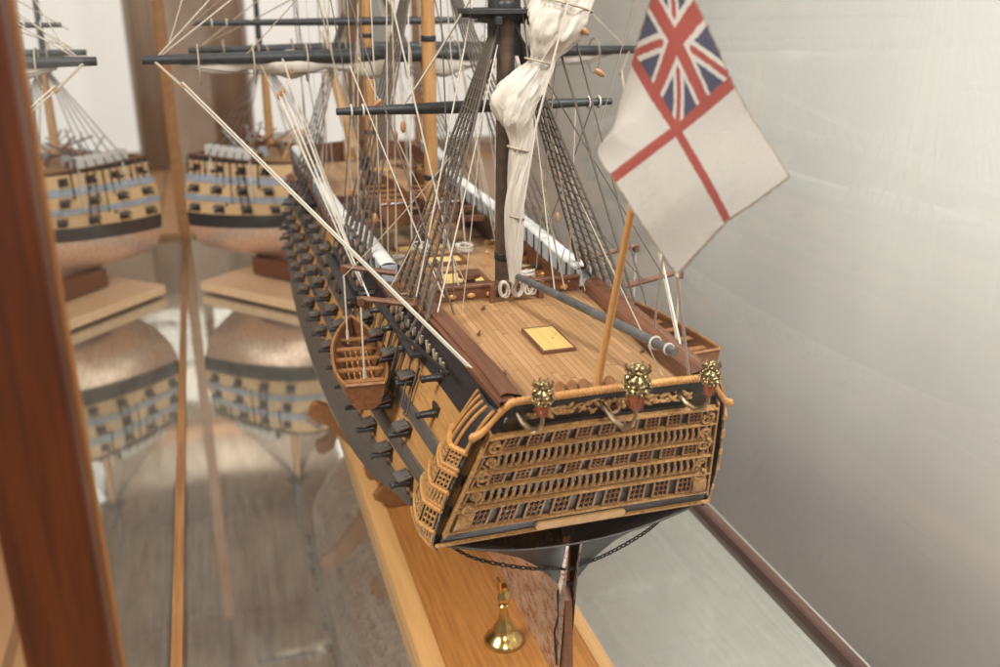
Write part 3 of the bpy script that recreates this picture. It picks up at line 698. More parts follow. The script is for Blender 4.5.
# ------------------------------------------------------------------ deck gear
def ondeck(name, fn, m, parent=ship, **k): b = MB(); fn(b); return b.build(name, m, parent, **k)
rnd = random.Random(3)
def hatch(x, y, w, l, z, m='grating_slats'):
    b = MB()
    for d in (-1, 1): b.box((x+d*w/2, y, z+.03), (.022, l+.022, .05)); b.box((x, y+d*l/2, z+.03), (w-.022, .022, .0505))
    o = b.build('hatch_coaming', 'walnut', ship); b = MB(); b.box((x, y, z+.02), (w-.03, l-.03, .045)); b.build('grating', m, o)
for a in ((0, 1.55, .26, .22, .575), (0, 2.15, .30, .28, .575), (0, 2.62, .26, .2, .575), (0, 3.35, .4, .3, .455), (0, 5.15, .3, .25, .6)): hatch(*a)
for x in (-.45, -.25, .25, .45):        # quarterdeck posts, stanchions
    for y in (1.3, 1.8, 2.4): b = MB(); b.tube([(x, y, .58), (x, y, .70)], [.012, .008], 8); b.blob((x, y, .71), .013); b.build('stanchion', 'honey_wood', ship)
def carriage_gun(x, y, z, sg):
    t = MB(); t.box((x, y, z+.035), (.13, .06, .03)); t.box((x-sg*.04, y, z+.06), (.05, .05, .03))
    for a in (-.045, .045):
        for c in (-.035, .035): t.tube([(x+a, y+c-.006, z+.018), (x+a, y+c+.006, z+.018)], .018, 10)
    o = t.build('gun_carriage', 'honey_wood', ship); b = MB(); b.tube([(x-sg*.09, y, z+.082), (x-sg*.075, y, z+.082), (x+sg*.10, y, z+.082), (x+sg*.12, y, z+.082)], [.012, .024, .016, .019], 12); b.build('barrel', 'gun_bronze', o)
for y in (1.42, 1.78, 2.14, 2.5, 2.85):
    for sg in (-1, 1): carriage_gun(sg*.50, y, .58, sg)
for y in (5.4, 5.9):
    for sg in (-1, 1): carriage_gun(sg*.58, y, .60, sg)
b = MB(); b.lathe([(.07, 0), (.07, .02), (.05, .03), (.04, .09), (.06, .10), (.075, .105), (.075, .13), (.05, .14)], 16); b.v = [(x, y+1.95, z+.585) for x, y, z in b.v]; b.build('capstan', 'walnut', ship)
# wheel under the poop break
b = MB(); b.ring((0, 1.3, .70), .055, .007, RX(PI/2), 20, 6)
for i in range(8): a = PI*i/8*2; b.tube([(0, 1.3, .70), (.075*math.cos(a), 1.3, .70+.075*math.sin(a))], .004, 5)
b.box((-.0, 1.33, .63), (.03, .03, .09)); b.build('steering_wheel', 'walnut', ship)
# skid beams and the spare boats stowed in the waist
for y in (3.45, 3.8, 4.15, 4.5):
    b = MB(); b.box((0, y, .70), (1.26, .05, .04)); b.build('skid_beam', 'walnut', ship)
def coil(c, R, m='white_rope', parent=ship, n=4, hang=False):
    b = MB()
    for i in range(n):
        a = rnd.uniform(-.3, .3); M = (RX(PI/2+a*.4) @ RZ(a)) if hang else (RX(a) @ RY(a*.7)); b.ring(V(*c)+V(rnd.uniform(-1, 1)*.01, rnd.uniform(-1, 1)*.01, 0 if hang else .008*i), R*rnd.uniform(.8, 1.1), .007, M, 16, 5, .55 if hang else 1)
    return b.build('rope_coil', m, parent, sharp=80)
for c, R in (((-.30, 1.25, .80), .05), ((-.18, 1.3, .78), .05), ((.35, 1.3, .76), .05), ((-.42, 1.55, .64), .05), ((.42, 2.0, .63), .05), ((-.1, 2.9, .62), .06), ((.2, 2.8, .62), .06), ((-.35, 2.6, .63), .05)): coil(c, R, n=6)
for x in (-.06, .02, .09): coil((x, 1.0, .895), .045, n=5, hang=True)
for x in (-.12, .16): 
    b = MB(); b.box((x, 1.02, .865), (.03, .03, .11)); b.build('bitt', 'walnut', ship)
b = MB(); b.box((.02, 1.02, .905), (.30, .022, .022)); 
for i in range(6): b.tube([(-.08+.04*i, 1.0, .89), (-.08+.04*i, 1.0, .935)], .005, 6)
b.build('pin_rail', 'walnut', ship)
# buckets, companion and clutter just forward of the poop break
for i in range(6):
    b = MB(); x = -.40+.16*i; b.lathe([(.022, 0), (.03, .05), (.026, .052), (.02, .02)], 12); b.v = [(p[0]+x, p[1]+1.18, p[2]+.76) for p in b.v]; b.build('bucket', 'honey_wood' if i % 2 else 'walnut', ship)
for i in range(26):   # stowed shot racks, pins and blocks along the decks
    x = rnd.choice((-1, 1))*rnd.uniform(.28, .56); y = rnd.uniform(1.3, 6.3); z = .585 if y < 2.95 else (.47 if y < 4.95 else .61)
    b = MB(); b.box((x, y, z+.025), (rnd.uniform(.04, .09), rnd.uniform(.05, .12), .05)); b.build('deck_locker', rnd.choice(('walnut', 'honey_wood')), ship, bevel=.004)
# galley funnel and belfry
b = MB(); b.box((-.1, 5.45, .72), (.07, .07, .24)); b.box((-.1, 5.42, .86), (.09, .12, .06)); b.build('galley_funnel', 'gun_metal', ship)
b = MB()
for x in (-.07, .07): b.box((x, 5.05, .70), (.02, .02, .22))
b.box((0, 5.05, .83), (.2, .08, .02)); b.blob((0, 5.05, .78), (.025, .025, .03)); b.build('belfry', 'honey_wood', ship)
# hammock nettings: white cloths above grey side panels with dark frames
def netting(sg, y0, y1, lab=None):
    n = 24; R = []; b = MB()
    X = lambda y: sg*(B0(y, .76) - .045)
    for i in range(n+1):
        y = lerp(y0, y1, i/n); x = X(y); z = ztop(y) + .01; R.append([(x+.05, y, z), (x+.052, y, z+.10), (x-.052, y, z+.10), (x-.05, y, z)])
    b.grid(R); b.add([R[0][k] for k in range(4)], [(0, 1, 2, 3)]); b.add([R[-1][k] for k in range(4)], [(3, 2, 1, 0)])
    o = b.build('hammock_netting', 'netting_grey', ship, smooth=False)
    b = MB(); R = []
    for i in range(n*3+1):
        y = lerp(y0+.01, y1-.01, i/(n*3)); x = X(y); z = ztop(y) + .11; w = .002*math.sin(i*1.7)
        R.append([(x + .05*math.cos(a) , y, z - .004 + (.022+w)*math.sin(a)) for a in [PI*k/8 for k in range(9)]])
    b.grid(R); b.build('hammock_cloth', 'hammock_white', o, solid=.004, sharp=80)
    b = MB(); m = int((y1-y0)/.17)
    for i in range(m+1):
        y = lerp(y0, y1, i/m); x = X(y); z = ztop(y)
        for q in (-.055, .055): b.box((x+q, y, z+.06), (.008, .012, .11))
        b.box((x, y, z+.112), (.112, .010, .006)) if False else None
    b.build('netting_crane', 'gun_metal', o)
netting(1, 1.32, 2.85); netting(-1, 1.75, 2.85); netting(1, 3.0, 4.85); netting(-1, 3.0, 4.85); netting(1, 5.1, 6.2); netting(-1, 5.1, 6.2)

# ------------------------------------------------------------------ masts, tops, yards
def mast(name, y, zt, r, m='mast_wood', z0=.5, rake=.02):
    o = empty(name, (0, y, z0)); o.parent = ship; tp = V(0, -rake*(zt-z0), zt-z0)
    b = MB(); b.tube([(0, 0, 0), tp*.5, tp], [r, r*.97, r*.8], 18); b.build('lower_mast', m, o)
    b = MB()
    for i in (2, 5, 7): q = tp*(i/9); b.lathe([(r*1.03, -.02), (r*1.07, -.016), (r*1.07, .016), (r*1.03, .02)], 16) ; b.v[-64:] = [(x+q.x, y2+q.y, z+q.z) for x, y2, z in b.v[-64:]]
    b.build('mast_hoop', 'gun_metal' if m == 'mast_wood' else 'black_paint', o)
    return o, V(0, y, z0) + tp
def top(o, zt, w, yoff=0):
    b = MB(); P = [(-w, -w*.65), (w, -w*.65), (w, w*.2), (w*.75, w*.6), (0, w*.72), (-w*.75, w*.6), (-w, w*.2)]
    b.prism(P, .025, Matrix.Identity(3)); b.v = [(x, y+yoff, z+zt) for x, y, z in b.v]
    for x in (-w*.35, w*.35): b.box((x, yoff, zt-.03), (.03, w*1.5, .04))
    for y in (-.08, .1): b.box((0, yoff+y, zt-.012), (w*1.7, .03, .022))
    return b.build('fighting_top', 'dark_spar', o, bevel=.003)
mz, mzt = mast('mizzen_mast', 1.2, 2.9, .052, 'mizzen_paint'); top(mz, 2.33-.5, .24, -.02)
b = MB(); b.box((0, 0, 2.42-.5), (.14, .12, .18)); b.box((0, 0, 2.2-.5), (.15, .10, .16)); b.tube([(0, .06, 2.2-.5), (0, .07, 4.2)], [.03, .018], 10); b.build('topmast', 'dark_spar', mz)
mm, mmt = mast('main_mast', 3.0, 3.4, .050); top(mm, 2.9-.5, .36); b = MB(); b.tube([(0, .1, 2.7-.5), (0, .1, 4.6)], [.04, .025], 10); b.build('topmast', 'dark_spar', mm)
fm, fmt = mast('fore_mast', 5.6, 3.2, .055); top(fm, 2.75-.5, .34); b = MB(); b.tube([(0, .1, 2.6-.5), (0, .1, 4.4)], [.04, .025], 10); b.build('topmast', 'dark_spar', fm)
def yard(name, y, z, hw, r, mat_, sail=None, sr=.06, slope=0):
    o = empty(name, (0, y, z)); o.parent = ship
    b = MB(); ks = [-1, -.93, -.5, -.2, 0, .2, .5, .93, 1]; b.tube([(k*hw, 0, k*slope) for k in ks], [r*.55, r*.6, r*.85, r, r, r, r*.85, r*.6, r*.55], 12); b.build('spar', mat_, o)
    if sail:
        for sd in (-1, 1):
            n = 44; R = []
            for i in range(n+1):
                a = i/n; x = sd*lerp(.06, .86, a)*hw; bul = sr*(.55 + .45*math.sin(a*PI*2.4+1)**2)*(1-.65*a**3); row = []
                for k in range(15):
                    t = 2*PI*k/14; rr = bul*(1 + .13*math.sin(3*t + a*9) + .07*math.sin(a*47 + t*2))
                    row.append((x, .03 + .75*rr*math.cos(t), r*.2 - sr*.55*(1-.3*a) + rr*1.0*math.sin(t) - .02*math.sin(a*PI*3)**2))
                R.append(row)
            b = MB(); b.grid(R); b.build('furled_sail', sail, o, sharp=80)
        b = MB()
        for i in range(9):
            x = lerp(-.8, .8, i/8)*hw
            b.ring((x, .015, -sr*.4), sr*1.2, .006, RY(PI/2), 16, 5, 1.1)
        b.build('gasket', 'tan_rope', o, sharp=80)
    else:
        b = MB()
        for k in (-.9, -.82, .82, .9): b.ring((k*hw, 0, 0), r*.95, .006, RY(PI/2), 12, 5)
        b.build('yard_strap', 'white_rope', o)
    b = MB()   # footrope
    for s in (-1, 1): b.tube(sag((s*.05, -.02, -.02), (s*hw*.9, -.02, -.02), .07 if sail is None else .10, 14), .0035, 5)
    if sail: b.build('footrope', 'tarred_rope', o)
    return o
yard('crossjack_yard', 1.68, 1.80, .83, .036, 'dark_spar')
yard('main_yard', 3.68, 1.955, 1.92, .056, 'dark_spar', 'canvas', .105)
yard('fore_yard', 6.1, 1.86, 1.62, .05, 'dark_spar', 'canvas_far', .10)
yard('spare_yard', 5.2, 2.14, 1.55, .035, 'dark_spar')
yard('mizzen_topsail_yard', 1.45, 3.05, .7, .03, 'dark_spar')
yard('main_topsail_yard', 3.2, 3.25, 1.4, .045, 'dark_spar', 'canvas', .09)
yard('fore_topsail_yard', 5.8, 3.2, 1.25, .04, 'dark_spar', 'canvas_far', .09)
yard('main_topgallant_yard', 3.2, 4.2, .95, .03, 'dark_spar', 'canvas_far', .07)
yard('fore_topgallant_yard', 5.8, 4.05, .9, .03, 'dark_spar', 'canvas_far', .07)
# driver boom and gaff
bo = MB(); bo.tube([(.0, 1.06, .965), (.09, .6, .98), (.22, -.02, .99), (.29, -.35, .995)], [.017, .022, .024, .019], 14); bo = bo.build('driver_boom', 'grey_spar', ship)
b = MB(); b.ring((.262, -.22, .992), .028, .005, RX(PI/2-.1), 16, 5); b.ring((.282, -.31, .994), .024, .005, RX(PI/2-.1), 16, 5); b.build('boom_strap', 'white_rope', bo)
# bowsprit, beakhead, figurehead
b = MB(); b.tube([(0, 6.7, .72), (0, 7.6, 1.15), (0, 8.3, 1.48)], [.07, .062, .045], 14); b.tube([(0, 8.0, 1.40), (0, 9.0, 1.86)], [.034, .02], 10); b.build('bowsprit', 'mast_wood', ship)
b = MB(); pr = [(7.0, -.6), (7.25, -.1), (7.42, .3), (7.48, .52), (7.30, .50), (7.0, .45)]
b.add([(x, y, z) for x in (-.03, .03) for y, z in pr], [(5, 4, 3, 2, 1, 0), (6, 7, 8, 9, 10, 11)] + [(i, (i+1) % 6, 6+(i+1) % 6, 6+i) for i in range(6)]); b.build('cutwater', 'walnut', ship)
b = MB(); b.lathe([(.05, 0), (.075, .08), (.06, .18), (.04, .22), (.045, .27), (.03, .31)], 14); b.v = [(x, y*.8+7.48+z*.1, z+.42) for x, y, z in b.v]; b.build('figurehead', 'carved_gilt_wood', ship)
for s in (-1, 1):
    for dz in (0, .13): b = MB(); b.tube([(s*.5, 6.85, .55-dz), (s*.3, 7.1, .44-dz), (s*.1, 7.38, .5-dz), (s*.03, 7.46, .56-dz)], .018, 8); b.build('head_rail', 'honey_wood', ship)

# ------------------------------------------------------------------ rigging
def shrouds(name, y0, y1, x0, z0, topp, n, ztopl, rat=True, rr=.0028, r=.0075, m='tarred_rope', chan=.60, back=0, dr=.021, sp=.075):
    """a gang: channel board, paired deadeyes with lanyards, shrouds converging on the mast, ratlines"""
    for sg in (-1, 1):
        o = empty(name, (0, 0, 0)); o.parent = ship; feet = []; T0 = V(*topp)
        b = MB(); b.box((sg*(x0+.035), (y0+y1)/2, chan), (.15, y1-y0+.14, .018)); b.build('channel', 'black_paint', o)
        for i in range(n):
            y = lerp(y0, y1, i/(n-1)); f = V(sg*x0, y, z0); feet.append(f); tt = T0 + V(sg*.03, .012*(i-n/2), 0)
            d = (tt-f).normalized(); lo = V(sg*(x0+.075), y, chan+.035); b = MB()
            b.tube([f, f.lerp(tt, .35), f.lerp(tt, .7), tt], r, 6); b.tube([f, f+d*.16], r*1.9, 6); b.build('shroud', m, o, sharp=80)
            for c in (f, lo):
                b = MB(); M = along(V(sg, 0, 0)) ; b.lathe([(dr*.7, -.010), (dr, -.006), (dr, .006), (dr*.7, .010)], 12, M); b.v = [tuple(V(*p)+c) for p in b.v]; b.ring(c, dr*1.05, r*.8, M, 12, 5, mi=1); b.build('deadeye', ['block_wood', m], o)
            b = MB()
            for k in (-1, 0, 1): b.tube([f + V(0, k*dr*.5, 0), lo + V(0, k*dr*.5, 0)], .0035, 5)
            b.tube([lo, V(sg*(B0(y, .35)+.02), y, .40)], .006, 5); b.build('lanyard', m, o)
        if rat:
            b = MB(); H = T0.z - z0; k = int(H/sp)
            for i in range(1, k):
                t = i/k
                if t > .9: break
                pts = []
                for j, f in enumerate(feet): tt = T0 + V(sg*.03, .012*(j-n/2), 0); pts.append(f.lerp(tt, t) + V(0, 0, random.uniform(-.003, .001)))
                b.tube(pts, rr, 4)
            b.build('ratlines', m, o)
shrouds('mizzen_shrouds', .72, 1.45, .555, .875, (0, 1.2, 2.32), 6, 2.3, chan=.70, rr=.0045, sp=.05)
shrouds('main_shrouds', 2.0, 2.95, .64, .86, (0, 3.0, 2.85), 6, 2.8, chan=.66, r=.0075, rr=.002)
shrouds('fore_shrouds', 4.6, 5.5, .71, .86, (0, 5.6, 2.7), 5, 2.7, chan=.66, r=.0075, rr=.002)
def rope(name, pts, r, m, parent=ship, s=0): b = MB(); b.tube(pts if not s else sag(pts[0], pts[1], s), r, 7); return b.build(name, m, parent, sharp=80)
def block(c, d, k=.022, parent=ship, m='block_wood'):
    b = MB(); b.blob(c, (k*.62, k*.62, k*1.3), along(d), 8); return b.build('block', m, parent)
# main braces: the white double fall that crosses the port side
for sg in (-1, 1):
    t = V(sg*1.66, 3.42, 1.79); e = V(sg*.44, -.18, .80); yd = V(sg*1.83, 3.66, 1.94)
    rope('brace_pendant', [yd, t], .010, 'tan_rope'); block(t, e-t, .03)
    rope('brace', [t, e], .0068, 'white_rope'); rope('brace', [t + V(0, .0, .03), e + V(sg*.012, .02, .02)], .006, 'white_rope')
    b = MB(); b.ring(e, .018, .005, RX(1), 10, 5); b.blob(e, .012); b.build('eyebolt', 'gun_metal', ship)
# lifts, stays, braces and falls; (from, to, radius, material)
L = [((-1.78, 3.66, 1.99), (-.05, 3.0, 3.3), .008, 'white_rope'), ((1.78, 3.66, 1.99), (.05, 3.0, 3.3), .008, 'white_rope'),
     ((-1.80, 3.66, 1.99), (-.6, 3.1, 3.2), .008, 'white_rope'), ((-1.2, 3.66, 1.98), (-.05, 3.0, 3.2), .006, 'tan_rope'), ((-1.75, 3.66, 2.0), (-1.2, 3.3, 3.4), .006, 'white_rope'),
     ((-.45, 1.66, 1.83), (-.05, 1.22, 2.6), .009, 'white_rope'), ((.45, 1.66, 1.83), (.05, 1.22, 2.6), .009, 'white_rope'),
     ((-.50, 2.1, .80), (-.50, 1.70, 2.9), .006, 'white_rope'), ((-.46, 2.0, .80), (-.44, 1.9, 2.9), .006, 'tan_rope'), ((-.50, 2.3, .80), (-.52, 2.2, 2.8), .006, 'white_rope'),
     ((-.62, 3.2, .75), (-.95, 3.6, 1.95), .009, 'white_rope'), ((-.74, 1.65, .78), (-1.0, 3.5, 1.7), .008, 'white_rope'), ((-.72, 1.50, .74), (-.97, 3.5, 1.72), .008, 'white_rope'),
     ((-.70, 2.3, .80), (-.92, 4.4, 1.9), .010, 'white_rope'),
     ((0, 1.16, 2.3), (0, 3.02, .62), .009, 'tarred_rope'), ((0, 3.0, 2.9), (0, 5.6, .66), .012, 'tan_rope'), ((0, 5.6, 2.7), (0, 8.0, 1.3), .012, 'tan_rope'),
     ((-.2, 1.3, .86), (-.5, 2.9, 2.0), .005, 'tan_rope'), ((-.35, 1.25, .88), (.28, 3.5, 1.75), .005, 'tan_rope'), ((.3, 1.0, .86), (.1, 1.4, 2.2), .005, 'tan_rope'), ((.22, .95, .87), (.05, 1.1, 2.5), .006, 'white_rope'),
     ((.36, 1.1, .87), (.6, 1.68, 1.8), .005, 'tan_rope'), ((.40, .95, .86), (.12, 1.2, 2.3), .005, 'tan_rope'), ((-.55, 1.0, .9), (-.1, 1.2, 2.7), .006, 'white_rope'), ((-.5, .72, .9), (.0, 1.2, 2.32), .006, 'white_rope'),
     ((.55, .62, .88), (.05, 1.3, 3.0), .009, 'tarred_rope'), ((.57, .52, .90), (.2, 1.5, 3.2), .007, 'tarred_rope'), ((.25, -.33, .88), (.5, 2.4, 1.9), .005, 'tan_rope'),
     ((.70, .55, 1.0), (.1, 1.2, 2.2), .005, 'tarred_rope'), ((-.7, .95, .98), (-.42, 1.4, 1.2), .004, 'tan_rope'), ((-.9, 1.3, .95), (-.3, 1.2, 1.6), .004, 'tan_rope'), ((.72, .9, .92), (.15, 2.5, 1.9), .005, 'tarred_rope'),
     ((.60, 2.8, .85), (.25, 1.9, 1.8), .005, 'tan_rope'), ((.62, 3.3, .85), (.3, 3.2, 2.8), .007, 'tan_rope'), ((.60, 2.2, .85), (.72, 1.7, 1.8), .005, 'tarred_rope'), ((.60, 2.3, .85), (.50, 1.72, 1.8), .005, 'tan_rope'),
     ((-.2, 2.8, .65), (-.12, 3.0, 2.8), .007, 'white_rope'), ((.2, 2.8, .65), (.12, 3.0, 2.8), .007, 'white_rope'), ((-.3, 2.9, .65), (-.2, 3.05, 2.8), .006, 'tan_rope'), ((-.62, 4.6, .8), (-.3, 5.6, 2.6), .01, 'tan_rope'),
     ((-1.5, 6.1, 1.9), (-.05, 5.6, 3.0), .008, 'tan_rope'), ((1.5, 6.1, 1.9), (.05, 5.6, 3.0), .008, 'tan_rope'), ((-1.5, 6.1, 1.9), (-.1, 3.1, 2.8), .007, 'tan_rope'), ((-1.6, 5.2, 2.1), (-.1, 3.1, 3.4), .006, 'tan_rope'),
     ((-.64, 5.0, .85), (-.9, 6.0, 1.9), .007, 'tan_rope'), ((-.3, 5.0, .7), (-.2, 5.5, 2.7), .007, 'tan_rope'), ((.25, 5.0, .7), (.2, 5.5, 2.7), .007, 'tan_rope'), ((-1.1, 3.66, 1.9), (-.68, 2.9, .8), .006, 'tan_rope')]
rr_ = random.Random(21)
for my, zt_, zd, w_, k_ in ((1.2, 2.3, .86, .42, 8), (3.0, 2.8, .75, .6, 18), (5.6, 2.65, .8, .66, 16)):
    for i in range(k_):
        sg = rr_.choice((-1, 1)); L.append(((sg*w_*rr_.uniform(.6, 1.05), my + rr_.uniform(-.7, .6), zd), (sg*rr_.uniform(.02, .75), my + rr_.uniform(-.1, .6), zt_ + rr_.uniform(-.7, .4)), rr_.uniform(.0035, .0075), rr_.choice(('tan_rope', 'white_rope', 'tarred_rope'))))
for a, c, r, m in L: rope('running_rope', [a, c], r*.72, m, s=rr_.uniform(.004, .03))
for c, d in (((-.62, 1.52, 1.86), (1, -.3, .8)), ((-.52, 1.35, 1.75), (0, 0, 1)), ((-.50, 2.0, 1.2), (0, 0, 1)), ((.33, .9, 2.25), (1, 0, -.7)), ((.40, .85, 2.05), (1, 0, -.7)), ((-.97, 3.5, 1.72), (0, .2, 1)), ((-1.0, 3.5, 1.70), (0, .2, 1)),
             ((-.46, 1.9, 1.62), (0, .1, 1)), ((.62, 2.0, 1.3), (0, 0, 1)), ((.58, 1.9, 1.05), (0, 0, 1)), ((-.62, 1.8, 1.15), (0, 0, 1)), ((-.9, 3.6, 1.85), (0, 0, 1)), ((.05, 1.1, 1.2), (0, 0, 1))): block(c, d, .026)
# fall bundle hanging at the mizzen
# furled driver sail hanging behind the mizzen mast
from mathutils import noise as NZ
R = []
keys = [0, .15, .28, .38, .47, .56, .66, .80, .90, 1]
kx = [.38, .30, .21, .125, .05, .015, .02, .01, .0, -.01]; kz = [2.72, 2.45, 2.25, 2.10, 1.97, 1.83, 1.70, 1.40, 1.15, .93]; kr = [.15, .17, .165, .088, .135, .12, .075, .058, .05, .03]
n = 260; m = 120
for i in range(n+1):
    a = i/n; x, z, r = spline(keys, kx, a), spline(keys, kz, a), spline(keys, kr, a); row = []
    tw = 2.6*a + .5*math.sin(9*a)
    for k in range(m+1):
        t = 2*PI*k/m; q = t + tw; c, s_ = math.cos(q), math.sin(q)
        big = NZ.noise(V(c*1.1, s_*1.1, a*5.0)); mid = NZ.noise(V(c*2.6+7, s_*2.6, a*6.5 + 3)); fold = 1-abs(NZ.noise(V(c*2.0+3, s_*2.0, a*4.2))*2.6); fine = NZ.noise(V(c*6, s_*6, a*30))
        neck = .16*math.exp(-((a-.38)/.018)**2)
        f = 1 + .42*big + .20*mid + .16*max(0, fold)**3 - neck + .07*fine + .05*math.cos(2*q) - .10*max(0, 1-abs(mid*7))**2
        row.append((x + r*f*.80*math.cos(t) + .012*math.sin(a*21), 1.0 + r*f*.58*math.sin(t), z + .03*mid))
    R.append(row)
b = MB(); b.grid(R); dsail = b.build('driver_sail', 'canvas', ship, sharp=180)
b = MB()
for a, c in ((.38, .085), (.68, .07), (.2, .165), (.84, .055)): 
    x, z = spline(keys, kx, a), spline(keys, kz, a); b.ring((x, 1.0, z), c*.78, .006, RY(.25), 18, 5, 1.1)
b.build('brail', 'tan_rope', dsail, sharp=80)
rope('running_rope', [(.28, .86, 2.6), (.06, .84, 1.8), (-.03, .9, 1.1)], .006, 'white_rope')

# ------------------------------------------------------------------ davits, ship's boats
def boatshape(L, W, H, name, loc, rz, lab, cat, group=None, pitch=0):
    t = tag(empty(name, loc, rz), lab, cat, group); t.rotation_euler = (pitch, 0, rz)
    def sec(u, k, inner=0):      # u 0 stern ..1 bow ; k -1..1 round section
        w = W/2*(1-.30*max(0, (.35-u)/.35)**2)*(1-max(0, (u-.45)/.55)**2.4) ; w = max(w, .003) - inner
        w = max(w, .001); a = abs(k)*PI/2; h = H*(1 + .35*(u-.45)**2*1.8)
        zb = -H + H*.25*max(0, (u-.6)/.4)**2*1.5 + inner
        return V(math.copysign(w*math.sin(a)**.75, k) if k else 0, (u-.5)*L*(1-(0 if u < .9 else 0)), lerp(zb, H*.32*((u-.4)**2)*3, 1-math.cos(a)))
    n = 26; ks = [-1+i/8 for i in range(17)]
    b = MB(); b.grid([[sec(i/n, k) for k in ks] for i in range(n+1)]); b.grid([[sec(i/n, k, .012) for k in ks] for i in range(n, -1, -1)])
    for i in range(n): 
        for e in (0, 16):
            b.add([sec(i/n, ks[e]), sec((i+1)/n, ks[e]), sec((i+1)/n, ks[e], .012), sec(i/n, ks[e], .012)], [(0, 1, 2, 3)])
    b.add([sec(0, k) for k in ks], [tuple(range(17))]); b.build('boat_hull', 'boat_wood', t, sharp=50)
    b = MB(); 
    for e in (-1, 1): b.tube([sec(i/20, e) + V(0, 0, .004) for i in range(21)], .010, 6)
    b.tube([sec(0, -1), sec(0, 1)], .010, 6); b.build('gunwale', 'cradle_wood' if L < 1.1 else 'boat_wood', t)
    for i in range(5):
        u = .16+.16*i; q = sec(u, .9, .014); b = MB(); b.box((0, q.y, -H*.22), (abs(q.x)*2*.97, L*.045, .008)); b.build('thwart', 'cradle_wood', t)
    b = MB()
    for i in range(5): q = (i-2)*W*.11; b.tube([(q, -L*.40, -H*.62), (q, L*.22, -H*.62)], .006, 5)
    b.build('bottom_board', 'honey_wood', t); return t
boatshape(1.02, .29, .13, 'ship_boat', (-.835, 1.32, .49), -.08, 'small varnished rowing boat hanging on davits at the near port quarter', 'boat', "boats hung on the ship's quarters")
boatshape(1.02, .29, .13, 'ship_boat', (.985, 1.20, .50), .10, 'small varnished rowing boat hanging on the far starboard side behind the boom', 'boat', "boats hung on the ship's quarters")
boatshape(1.25, .36, .17, 'ship_boat', (-.20, 3.95, .86), 0, 'larger brown boat stowed on the skid beams amidships on the port side', 'boat', 'boats stowed amidships')
boatshape(1.15, .30, .15, 'ship_boat', (.20, 3.95, .84), 0, 'narrower brown boat stowed on the skid beams amidships on the starboard side', 'boat', 'boats stowed amidships')
for sg, ys in ((-1, (1.0, 1.62)), (1, (.95, 1.55))):
    for y in ys:
        bx = sg*(.85 if sg < 0 else .98); o = MB(); o.tube([(sg*.55, y-.02, .86), (bx, y, .90+.02)], [.020, .016], 8); o.box((bx, y, .905), (.03, .045, .04)); o = o.build('davit', 'walnut', ship)
        b = MB()
        for k in (-.008, .008): b.tube([(bx, y+k, .90), (bx, y+k, .46)], .0042, 5)
        b.tube([(bx, y, .52), (bx, y, .44)], .009, 6); b.build('davit_fall', 'white_rope', o)
for i in range(8):   # hanks of tan rope hung along the port quarter
    y = .38+.13*i; x = -B0(y, .72)-.012; b = MB()
    b.tube([(x-.004, y+.03*math.cos(PI*k/8), .775-.055*math.sin(PI*k/8)) for k in range(9)], .008, 6); b.build('rope_hank', 'tan_rope', ship)
b = MB(); b.tube([(-.60, .1, .82), (-.72, .75, .83), (-.74, 1.2, .82)], .010, 6); b.build('boom_iron', 'gun_metal', ship)
for i in range(3): carriage_gun(-.585, .32+.3*i, .72, -1) if False else None

pr = random.Random(31)
for i in range(34):
    y = pr.uniform(.6, 5.2); z0 = pr.uniform(.62, .72); z1 = pr.uniform(.30, .50); dy = pr.uniform(-.06, .06)
    b = MB(); b.tube([(-B0(y, z0)-.03, y, z0), (-B0(y+dy, z1)-.02, y+dy, z1)], pr.choice((.004, .006)), 5); b.blob((-B0(y+dy, z1)-.022, y+dy, z1), .011, None, 7)
    b.build('chain_plate', pr.choice(('gun_metal', 'tarred_rope')), ship)
for y in (2.45, 5.05):
    b = MB(); b.box((-.74, y, .62), (.14, 1.1, .016)); b.build('side_board', 'black_paint', ship)

# ------------------------------------------------------------------ ensign
ens = tag(empty('ensign', (0, -.20, .82)), 'white ensign with red cross and union canton drooping from slanting staff at the stern', 'flag')
NET = [[(-0.035, -0.72, 2.619), (0.077, -0.76, 2.397), (0.184, -0.82, 2.167), (0.279, -0.87, 2.009), (0.379, -0.92, 1.851)], [(-0.07, -0.69, 2.434), (-0.012, -0.77, 2.291), (0.072, -0.85, 2.094), (0.158, -0.91, 1.946), (0.234, -0.97, 1.786)], [(-0.099, -0.64, 2.238), (-0.075, -0.77, 2.127), (-0.041, -0.88, 2.024), (0.025, -0.95, 1.88), (0.108, -1.0, 1.729)], [(-0.099, -0.54, 2.057), (-0.188, -0.7, 1.991), (-0.152, -0.87, 1.945), (-0.084, -0.96, 1.798), (0.016, -1.01, 1.642)], [(0.001, -0.44, 2.071), (-0.212, -0.62, 1.921), (-0.242, -0.82, 1.861), (-0.18, -0.95, 1.718), (-0.068, -1.0, 1.552)]]
K = [0, .25, .5, .75, 1]; N = 72; vs = []; uv = []; fr = random.Random(2)
def lin(ks, vs_, x): i = min(3, int(x*4)); return lerp(vs_[i], vs_[i+1], x*4-i)
def sl(ks, vs_, x): return .45*spline(ks, vs_, x) + .55*lin(ks, vs_, x)
cols = [[[sl(K, [NET[r][c][k] for c in range(5)], j/N) for k in range(3)] for j in range(N+1)] for r in range(5)]
for i in range(N+1):
    for j in range(N+1):
        p = V(*[sl(K, [cols[r][j][k] for r in range(5)], i/N) for k in range(3)])
        p += V(.0, .006*math.sin(j*.16+i*.05), 0)
        if i in (0, N) or j in (0, N): p += V(fr.uniform(-1, 1), fr.uniform(-1, 1), fr.uniform(-1, 1))*.003
        vs.append(tuple(p - V(0, -.20, .82))); uv.append((j/N, i/N))
